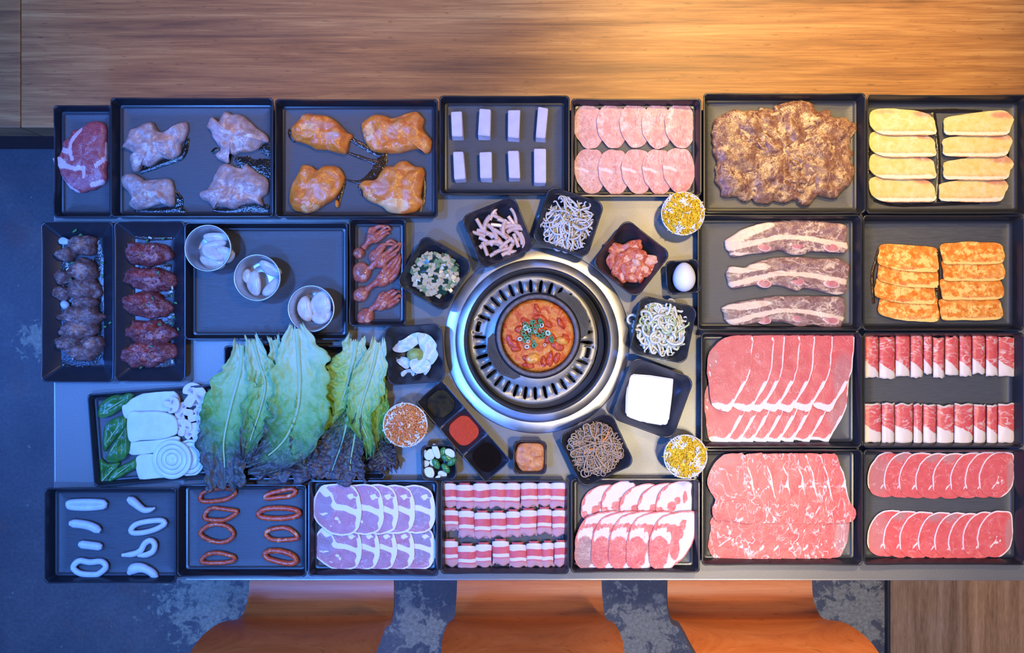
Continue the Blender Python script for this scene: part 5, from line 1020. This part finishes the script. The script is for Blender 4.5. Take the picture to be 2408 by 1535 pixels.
# vegetables in the tilted tray
def leaf_mat(key, a, b):
    t = NT(key); co = t.co(); n1 = t.noise(co, 30, 3); t.set(Base_Color=t.ramp(n1, [(.35, b), (.65, a)]), Roughness=.3); t.bump(t.noise(co, 70, 3), .5, .002); M[key] = t.m
leaf_mat('green_leaf', (.055, .22, .035), (.025, .12, .022))
GL = [([(155, 672), (170, 600), (230, 540), (320, 512), (420, 505), (380, 570), (310, 632), (220, 680)], 'green leaf at the top left corner of the vegetable tray', .010),
      ([(190, 905), (196, 790), (230, 720), (300, 680), (362, 672), (372, 740), (320, 800), (262, 862), (212, 930)], 'green leaf at the left middle, under another leaf', .006),
      ([(215, 980), (270, 870), (330, 785), (372, 735), (392, 850), (380, 940), (320, 1000), (250, 1005)], 'green leaf at the left middle, lying on another leaf', .0125),
      ([(175, 1155), (170, 980), (230, 1015), (315, 1005), (300, 1050), (240, 1110), (205, 1152)], 'green leaf at the bottom left corner of the vegetable tray', .006),
      ([(222, 1150), (280, 1065), (370, 1012), (448, 980), (440, 1040), (350, 1100), (262, 1142)], 'narrow green leaf at the bottom, beside the corner leaf', .0085)]
for i, (o_, lb, z) in enumerate(GL):
    q = f7v(o_); po = patch('green_leaf', q, 'green_leaf', z, .0008, 0, 2, None, 44, 10, (), (.0025, 45), .0, None, lb, 'leaf', 'green leaves', top=lambda x, y, r: .004 * math.sin(3 * r) + .0015 * math.cos(9 * x))
    a = W(*q[0], z + .004) if i else W(*q[0], z + .004); far = max(q, key=lambda v: (v[0] - q[0][0]) ** 2 + (v[1] - q[0][1]) ** 2); b = W(*far, z + .003)
    tube_obj('leaf_vein', [a.lerp(b, .08), a.lerp(b, .5) + Vector((0, 0, .0015)), a.lerp(b, .9)], [.0012, .0009, .0005], 'rib', 6, parent=po)
plain('king_mushroom', (.66, .70, .64), .42, (.58, .62, .56), 50, .15); plain('onion', (.62, .70, .68), .3, (.56, .64, .62), 40)
KM = [([(340, 600), (400, 552), (500, 505), (620, 478), (710, 488), (752, 540), (748, 605), (700, 640), (560, 640), (440, 645), (370, 692)], .005, 'thick white mushroom slice, topmost of the stack'), ([(395, 862), (560, 845), (742, 815), (745, 870), (700, 910), (560, 938), (400, 948)], .005, 'thick white mushroom slice, third of the stack'), ([(385, 655), (480, 640), (600, 638), (690, 658), (735, 700), (740, 790), (690, 820), (600, 840), (480, 846), (390, 846)], .0125, 'thick white mushroom slice, broad one in the middle of the stack'), ([(445, 968), (600, 945), (700, 950), (740, 1000), (720, 1110), (600, 1132), (475, 1140)], .005, 'thick white mushroom slice, lowest of the stack')]
for o_, z, lb in KM: patch('mushroom_slice', f7v(o_), 'king_mushroom', z, .006, .0016, 6, None, 48, 8, (), (.0004, 80), 0, None, lb, 'mushroom', 'thick white mushroom slices')
def onion(cx_, cy_, rx, ry, z, label, rings):
    (px, py), = f7v([(cx_, cy_)]); c = W(px, py, z); root = empty('onion_slice', c, label, 'onion', 'onion slices'); k_ = S(z) / 3.087
    for i, (a, b) in enumerate(rings):
        V, F = lathe([(a * rx * k_, 0), (b * rx * k_, 0), (b * rx * k_, .0055), (b * rx * k_ - .0006, .0062), (a * rx * k_ + .0006, .0062), (a * rx * k_, .0056), (a * rx * k_, 0)], 40); mk('onion_ring', [(x, y * ry / rx, zz) for x, y, zz in V], F, 'onion', parent=root, sharp=50)
onion(830, 975, 110, 135, .006, 'onion slice half hidden behind the front one', [(.05, .6), (.62, .85), (.87, 1)])
onion(700, 985, 142, 142, .0125, 'round white onion slice on top of the mushroom slices', [(.0005, .30), (.315, .52), (.535, .76), (.775, 1)])
meat('button_mushroom', (.62, .54, .54), (.54, .44, .45), fat=(.70, .64, .64), grey=(.16, .085, .07), jit=.5, rough=.45)
BM = [([(-80, -10), (-60, -60), (0, -80), (60, -60), (85, 0), (60, 20), (30, 5), (30, 70), (-25, 75), (-30, 5), (-60, 25)], 850, 525, 35, 1.15, .012, 'large button mushroom slice at the top, next to the lettuce'), (None, 690, 590, 100, .75, .0200, 'button mushroom slice lying on the topmost white slice'), (None, 785, 640, -75, .85, .009, 'curved button mushroom slice in the middle of its group'), (None, 775, 755, 15, .8, .012, 'button mushroom slice touching the broad white slice'), (None, 880, 680, 80, .85, .010, 'button mushroom slice half under the lettuce'), (None, 865, 800, -20, 1.0, .009, 'lowest button mushroom slice, under the lettuce edge'), (None, 900, 590, 10, .9, .006, 'button mushroom slice at the back, mostly covered')]
for o_, cx_, cy_, r, k_, z, lb in BM:
    o_ = o_ or BM[0][0]; a = math.radians(r); pts = [(cx_ + k_ * (x * math.cos(a) - y * math.sin(a)), cy_ + k_ * (x * math.sin(a) + y * math.cos(a))) for x, y in o_]
    def rotm(x, y, a=a): return (x * math.cos(a) - y * math.sin(a), x * math.sin(a) + y * math.cos(a))
    L1 = [rotm(-.5, -.1), rotm(-.2, -.15)]; L2 = [rotm(.2, -.15), rotm(.55, -.1)]
    patch('button_mushroom_slice', f7v(pts), 'button_mushroom', z, .003, .001, 5, None, 44, 7, [('base', .6), ('rim', .9), ('dkf', lambda X, Y, R, A, L1=L1, L2=L2: np.maximum(ramp01(seg_d(X, Y, *L1[0], *L1[1]), .16), ramp01(seg_d(X, Y, *L2[0], *L2[1]), .16))), ('b', *L1[0], .2, .2, 0), ('b', *L2[1], .2, .2, 0)], (.0008, 60), 0, None, lb, 'mushroom', 'button mushroom slices')
# ================================================================ contents of the small dishes
rr = random.Random(21)
def cube_proto(name, mat, sx, sy, sz, bev=.0008, seed=0):
    bm = bmesh.new(); bmesh.ops.create_cube(bm, size=1); q = random.Random(seed)
    for v in bm.verts: v.co = Vector((v.co.x * sx * q.uniform(.8, 1.15), v.co.y * sy * q.uniform(.8, 1.15), v.co.z * sz))
    bmesh.ops.bevel(bm, geom=bm.edges[:], offset=bev, segments=1, affect='EDGES')
    me = bpy.data.meshes.new(name); bm.to_mesh(me); bm.free(); me.materials.append(M[mat]); return me
def inst(name, me, loc, rot, label, cat, group):
    o = bpy.data.objects.new(name, me); COL.objects.link(o); o.location = loc; o.rotation_euler = rot; return tag(o, label, cat, group)
# diced pickles
plain('pickle_pale', (.62, .52, .30), .18, (.56, .40, .20), 120); plain('pickle_green', (.26, .33, .14), .15, (.16, .24, .10), 120); plain('pickle_dark', (.015, .045, .03), .1, (.02, .06, .03), 90)
B, h = BOWL['diced']
V, F = lathe([(.0001, .0), (.030, .0), (.044, .0)], 32); tag(mk('soy_brine', V, F, 'sauce_olive', (B.x, B.y, TZ + .0145)), 'brown brine under the diced pickles', 'liquid')
protos = {k_: [cube_proto('pickle', 'pickle_' + k_, s_, s_ * f_, s_ * .8, .0009, i) for i, (s_, f_) in enumerate(((.0102, 1), (.0086, 1.1), (.0094, .8)))] for k_ in ('pale', 'green', 'dark')}
lab = {'pale': ('pale_pickle_cube', 'pale pickle cube in the diced pickle bowl', 'pale pickle cubes'), 'green': ('green_pickle_cube', 'greenish pickle cube in the diced pickle bowl', 'greenish pickle cubes'), 'dark': ('dark_pickle_piece', 'dark green piece in the diced pickle bowl', 'dark pickle pieces')}
for i in range(120):
    q = math.sqrt((i + .5) / 120) * .043; a = i * 2.39996; k_ = 'pale' if rr.random() < .62 else 'green' if rr.random() < .55 else 'dark'
    z = .017 + .010 * math.sqrt(1 - (q / .046) ** 2) * rr.uniform(.75, 1)
    inst(lab[k_][0], rr.choice(protos[k_]), (B.x + q * math.cos(a) + rr.uniform(-.002, .002), B.y + q * math.sin(a) * .95 + rr.uniform(-.002, .002), TZ + z), (rr.uniform(-.5, .5), rr.uniform(-.5, .5), rr.random() * 3), lab[k_][1] + ', ' + clock((B.x + q * math.cos(a), B.y + q * math.sin(a)), B, .045), 'pickle', lab[k_][2])
# radish sticks
plain('radish_stick', (.72, .50, .38), .25, (.68, .40, .28), 110)
B, h = BOWL['radish']
sticks = []
for k_ in range(4):
    ac = Acc(); L = (.030, .034, .027, .038)[k_]; bend = (.001, .004, .0, .006)[k_]; w_ = (.0036, .0040, .0036, .0042)[k_]
    ac.tube([(-L / 2 + L * i / 6, bend * (1 - (2 * i / 6 - 1) ** 2), 0) for i in range(7)], w_, ns=6, flat=.8); o = ac.obj('radish_stick', 'radish_stick', sharp=35); sticks.append(o.data); bpy.data.objects.remove(o)
RSX = [(1215, 330, -60), (1120, 560, 25), (1065, 460, 60), (1150, 470, -75), (1270, 470, 8), (1430, 370, 75), (1420, 430, 55), (1470, 530, -5), (1290, 560, 35), (1340, 500, -85), (1380, 600, 40), (1220, 620, 38), (1130, 640, 30), (1520, 640, 80), (1460, 630, 70), (1170, 690, -10), (1300, 740, -18), (1400, 780, -8), (1240, 760, -30), (1440, 700, -60), (1040, 560, 18), (1180, 400, -50), (1330, 420, 20), (1250, 680, 10), (1350, 660, -40), (1200, 540, 60), (1120, 720, 70), (1400, 500, -10), (1270, 390, 30), (1480, 590, 60)]
fA = CR(900, 430, 4.6525)
for i, (x, y, r) in enumerate(RSX):
    (px, py), = fA([(x, y)]); d = math.hypot(x - 1280, y - 570) / 300; z = .012 + .016 * max(0, 1 - d * d) * rr.uniform(.7, 1.1) + .004 * (d > .7)
    inst('radish_stick', sticks[i % 4], W(px, py, z), (rr.uniform(-.15, .15), rr.uniform(-.2, .2), -math.radians(r)), 'pale pink radish stick in its bowl, ' + clock(W(px, py, z), W(*fA([(1280, 570)])[0], z), .052), 'radish', 'pale pink radish sticks')
# strands
def strands(name, B, n, R, rad, ln, mats, label, cat, z0=.012, dz=.014, wob=.5, ns=5, npt=10, flat=1., rs=3, head=None, mfun=None, curl=3.0, cx_=0, cy_=0, hollow=0):
    q_ = random.Random(rs); ac = Acc()
    for i in range(n):
        r0 = math.sqrt(q_.random()) * R; a = q_.random() * 2 * PI; x, y = r0 * math.cos(a), r0 * math.sin(a); d = q_.random() * 2 * PI; cv = q_.uniform(-curl, curl); st = ln * q_.uniform(.6, 1.2) / npt; P = []
        zz = z0 + dz * (q_.random() ** .8) * math.sqrt(max(.05, 1 - (r0 / R) ** 2)) + .3 * dz * math.sqrt(max(0, 1 - (r0 / R) ** 2)); sl = q_.uniform(-.002, .002)
        for k_ in range(npt + 1):
            P.append((cx_ + x, cy_ + y, zz + sl * math.sin(k_ / npt * PI * 2 + i))); d += cv / npt + wob * q_.uniform(-.3, .3); x += st * math.cos(d); y += st * math.sin(d)
            if math.hypot(x, y) > R * 1.08: d += .9
        mi = mfun(q_) if mfun else 0; rd = rad * q_.uniform(.8, 1.2)
        ac.tube(P, [rd * (1 - .35 * k_ / npt) for k_ in range(npt + 1)], mi, ns=ns, flat=flat)
        if head is not None: p_ = Vector(P[0]); ac.tube([p_, p_ + Vector((.0016, .0010, .0004)), p_ + Vector((.0034, .0018, 0))], [.0018, .0028, .0014], head, ns=6)
    Vd, Fd = lathe([(R * .86 * math.cos(t_ * PI / 12), z0 - .004 + dz * .62 * math.sin(t_ * PI / 12)) for t_ in range(7)], 28); ac.add([Vector((v[0] + cx_, v[1] + cy_, v[2])) for v in Vd], Fd, 0)
    o = ac.obj(name, mats); o.location = (B.x, B.y, TZ); return tag(o, label, cat, None, 'stuff')
plain('sprout', (.70, .66, .62), .25, (.64, .58, .52), 60); plain('sprout_head', (.60, .44, .14), .3, (.50, .34, .10), 100)
B, h = BOWL['sprouts']; strands('bean_sprouts', B, 130, .042, .0020, .044, ['sprout', 'sprout_head'], 'heap of pale bean sprouts with yellow heads in its bowl', 'bean sprouts', .013, .019, .7, head=1, curl=2.6, rs=4, cx_=.002, cy_=-.001)
plain('glass_noodle', (.46, .32, .20), .30, (.38, .25, .15), 40); plain('carrot', (.80, .22, .03), .25); plain('spinach', (.03, .09, .03), .3)
B, h = BOWL['noodles']; strands('glass_noodles', B, 210, .040, .00140, .085, ['glass_noodle'], 'tangle of brown glass noodles in the bowl below the grill', 'noodles', .014, .022, .14, npt=20, curl=5.0, rs=6)
f4b = CR(1180, 680, 3.2654)
for i, (pts, m_, lb, cat) in enumerate([([(760, 1175), (800, 1140), (820, 1090)], 'carrot', 'orange carrot strip near the top of the noodles', 'carrot'), ([(630, 1265), (660, 1235), (720, 1225)], 'carrot', 'orange carrot strip at the left of the noodles', 'carrot'), ([(550, 1170), (580, 1110), (640, 1080)], 'spinach', 'dark green leaf strip at the upper left of the noodles', 'greens'), ([(540, 1265), (545, 1290), (560, 1300)], 'spinach', 'dark green bit at the left edge of the noodles', 'greens'), ([(690, 1335), (720, 1345), (745, 1350)], 'spinach', 'dark green strip near the bottom of the noodles', 'greens')]):
    tube_obj('carrot_strip' if m_ == 'carrot' else 'green_strip', path3(f4b(pts), .036 if i < 2 else .030, 8, False), .0015, m_, 6, flat=.6, label=lb, cat=cat)
plain('onion_strip', (.74, .72, .60), .3, (.66, .66, .48), 50); plain('onion_green', (.42, .52, .18), .3, (.55, .62, .35), 60)
B, h = BOWL['onion']; strands('onion_salad', B, 190, .044, .0028, .040, ['onion_strip', 'onion_green'], 'heap of thin white onion strips in the bowl right of the grill', 'onion', .013, .020, .6, flat=.45, curl=4.5, rs=9, mfun=lambda q: 1 if q.random() < .10 else 0, cx_=-.001, cy_=.002)
# kimchi
meat('kimchi', (.62, .14, .055), (.48, .06, .022), fat=(.78, .40, .26), jit=.9, marb=.6, mscale=60, rough=.2, bump=.7, nscale=120, width=.06)
fB = CR(1240, 430, 4.6525)
KP = [(1000, 740, 120, 60, 30), (1150, 700, 110, 60, -20), (950, 870, 90, 60, 80), (1060, 820, 110, 55, -40), (1200, 800, 110, 60, 20), (1330, 850, 105, 55, -10), (1010, 980, 90, 60, 50), (1130, 930, 100, 55, -20), (1250, 940, 110, 60, 30), (1340, 950, 60, 50, 70), (1120, 1030, 80, 45, 10), (1220, 1010, 70, 40, 60), (1195, 870, 46, 32, 40)]
nm = ['upper left', 'top', 'left', 'centre left', 'upper right of centre', 'pale tip at the right', 'lower left', 'centre', 'lower right', 'right edge', 'bottom', 'bottom right', 'pale core in the middle']
for i, (x, y, rx, ry, r) in enumerate(KP):
    (px, py), = fB([(x, y)]); d = math.hypot(x - 1140, y - 870) / 260
    patch('kimchi_piece', ell(px, py, rx * 1.22 / 4.65, ry * 1.3 / 4.65, r, 10, .2, rr), 'kimchi', .009 + .012 * max(0, 1 - d * d) + .0006 * i, .002, .0055, 2.5, None, 40, 8, [('b', .3, .2, .4, .5, .6), ('base', 1.0)][:1] if i not in (5, 12) else [('base', .75)], (.003, 110), .12, None, 'red kimchi leaf piece, %s of its heap' % nm[i], 'kimchi', 'kimchi pieces in the bowl')
# egg
B, h = BOWL['egg']; V = []; F = []; nu, nv = 40, 24
plain('egg_shell', (.80, .80, .80), .45, (.78, .78, .78), 30)
for i in range(nv + 1):
    a = PI * i / nv
    for j in range(nu): b = 2 * PI * j / nu; r = .0208 * math.sin(a) * (1 - .10 * math.cos(a)); V.append((r * math.cos(b), .0272 * math.cos(a), r * math.sin(b)))
for i in range(nv):
    for j in range(nu): j2 = (j + 1) % nu; F.append((i * nu + j, i * nu + j2, (i + 1) * nu + j2, (i + 1) * nu + j))
tag(mk('egg', V, F, 'egg_shell', (*W(1610, 651, .03).xy, TZ + .0042 + .0208)), 'single white egg lying in the tiny black cup', 'egg')
# white slab
plain('tofu', (.80, .80, .80), .5, (.78, .78, .79), 60)
o_ = CR(1180, 680, 3.2654)([(975, 648), (1140, 660), (1316, 688), (1308, 800), (1296, 900), (1276, 1052), (1120, 1025), (1050, 1022), (948, 1005), (952, 820)])
bmv = [W(x, y, .014) for x, y in o_]; c = sum(bmv, Vector()) / len(bmv); c.z = TZ + .0042
bm = bmesh.new(); vs = [bm.verts.new((v.x - c.x, v.y - c.y, 0)) for v in bmv]; f_ = bm.faces.new(vs); r_ = bmesh.ops.extrude_face_region(bm, geom=[f_])
for v in r_['geom']:
    if isinstance(v, bmesh.types.BMVert): v.co.z = .013
bmesh.ops.recalc_face_normals(bm, faces=bm.faces); bmesh.ops.bevel(bm, geom=[e for e in bm.edges if max(v.co.z for v in e.verts) > .01 and min(v.co.z for v in e.verts) > .01], offset=.0022, segments=3, affect='EDGES')
me = bpy.data.meshes.new('white_slab'); bm.to_mesh(me); bm.free(); me.materials.append(M['tofu']); o = bpy.data.objects.new('white_slab', me); COL.objects.link(o); o.location = c
tag(o, 'smooth plain white square slab on the wide black dish', 'food slab')
# ssamjang
t = NT('bean_paste'); co = t.co(); n1 = t.noise(co, 120, 4, .6); t.set(Base_Color=t.ramp(n1, [(.35, (.50, .14, .035)), (.65, (.66, .27, .09))]), Roughness=.25); t.bump(n1, .9, .003); M['paste'] = t.m
fD = CR(1180, 680, 3.2654)
patch('bean_paste', fD([(110, 1230), (140, 1180), (220, 1170), (310, 1185), (325, 1270), (310, 1370), (240, 1388), (150, 1380), (100, 1290)]), 'paste', .0045, .014, .006, 3, None, 48, 10, (), (.003, 110), 0, None, 'orange brown bean paste filling the tiny cup below the grill', 'paste')
# radish sheets with wasabi
plain('radish_sheet', (.60, .72, .76), .3, (.54, .66, .72), 40); plain('wasabi', (.34, .42, .10), .4, (.26, .34, .07), 120, .3)
fC = CR(880, 740, 3.744)
SHT = [([(165, 280), (180, 240), (250, 220), (330, 170), (400, 155), (440, 180), (400, 240), (330, 300), (250, 330), (180, 320)], .010, 'white radish sheet at the upper left of the dish'), ([(390, 175), (430, 162), (500, 190), (550, 260), (568, 330), (545, 400), (500, 440), (430, 400), (400, 300)], .012, 'white radish sheet at the right of the dish'), ([(190, 395), (220, 370), (300, 380), (320, 440), (290, 475), (230, 440)], .008, 'small folded radish sheet at the left of the dish'), ([(235, 510), (290, 480), (360, 480), (350, 540), (300, 578), (260, 560)], .009, 'small folded radish sheet at the lower left of the dish'), ([(350, 540), (420, 480), (500, 440), (480, 500), (420, 555), (365, 560)], .010, 'radish sheet at the bottom of the dish'), ([(315, 430), (330, 395), (400, 380), (470, 400), (500, 440), (450, 500), (380, 515), (330, 480)], .015, 'radish sheet folded in front of the green paste')]
for i, (p_, z, lb) in enumerate(SHT): patch('radish_sheet', fC(p_), 'radish_sheet', z, .0010, 0, 2, None, 44, 9, (), (.004, 55), .03, None, lb, 'radish', 'white radish sheets', top=lambda x, y, r, i=i: .004 * math.cos(4 * x + i) * math.cos(3 * y) + .003 * r)
patch('wasabi_ball', fC(ell(362, 352, 72, 62, 0, 14, .03)), 'wasabi', .012, .003, .010, 2.2, None, 40, 9, (), (.0015, 90), 0, None, 'small ball of green paste on the white radish sheets', 'wasabi')
# garlic and green chilli
plain('garlic', (.66, .70, .62), .35, (.58, .64, .54), 50); plain('chilli', (.035, .16, .04), .2, (.05, .22, .06), 80); plain('chilli_core', (.42, .46, .24), .3)
for i, (x, y, rx, ry, r, z) in enumerate([(490, 1230, 55, 45, -40, .022), (480, 1395, 52, 58, 10, .020), (545, 1200, 30, 70, -20, .024), (668, 1215, 52, 32, 30, .024), (450, 1310, 30, 40, 60, .016), (520, 1300, 34, 30, 20, .018), (560, 1430, 30, 16, -40, .022), (600, 1400, 40, 30, 10, .016), (445, 1215, 24, 30, 0, .018)]):
    (px, py), = fC([(x, y)]); patch('garlic_slice', ell(px, py, rx / 3.744, ry / 3.744, r, 12, .06, rr), 'garlic', z, .002, .0012, 4, None, 30, 6, (), (.0005, 90), 0, None, 'thin white garlic slice in the tiny cup, ' + ['upper left', 'lower left', 'standing near the top', 'upper right', 'left edge', 'centre', 'bottom', 'lower middle', 'top left corner'][i], 'garlic', 'garlic slices')
for i, (x, y, r) in enumerate([(600, 1210, -60), (545, 1310, 60), (630, 1350, 50), (690, 1290, -40), (640, 1260, 20)]):
    (px, py), = fC([(x, y)]); root = patch('chilli_slice', ell(px, py, 52 / 3.744, 30 / 3.744, r, 12, .05, rr), 'chilli', .018 + .001 * i, .002, .004, 2.4, None, 30, 6, (), (.0008, 90), 0, None, 'green chilli slice in the tiny garlic cup, ' + ['top', 'middle left', 'bottom right', 'right', 'centre'][i], 'chilli', 'green chilli slices')
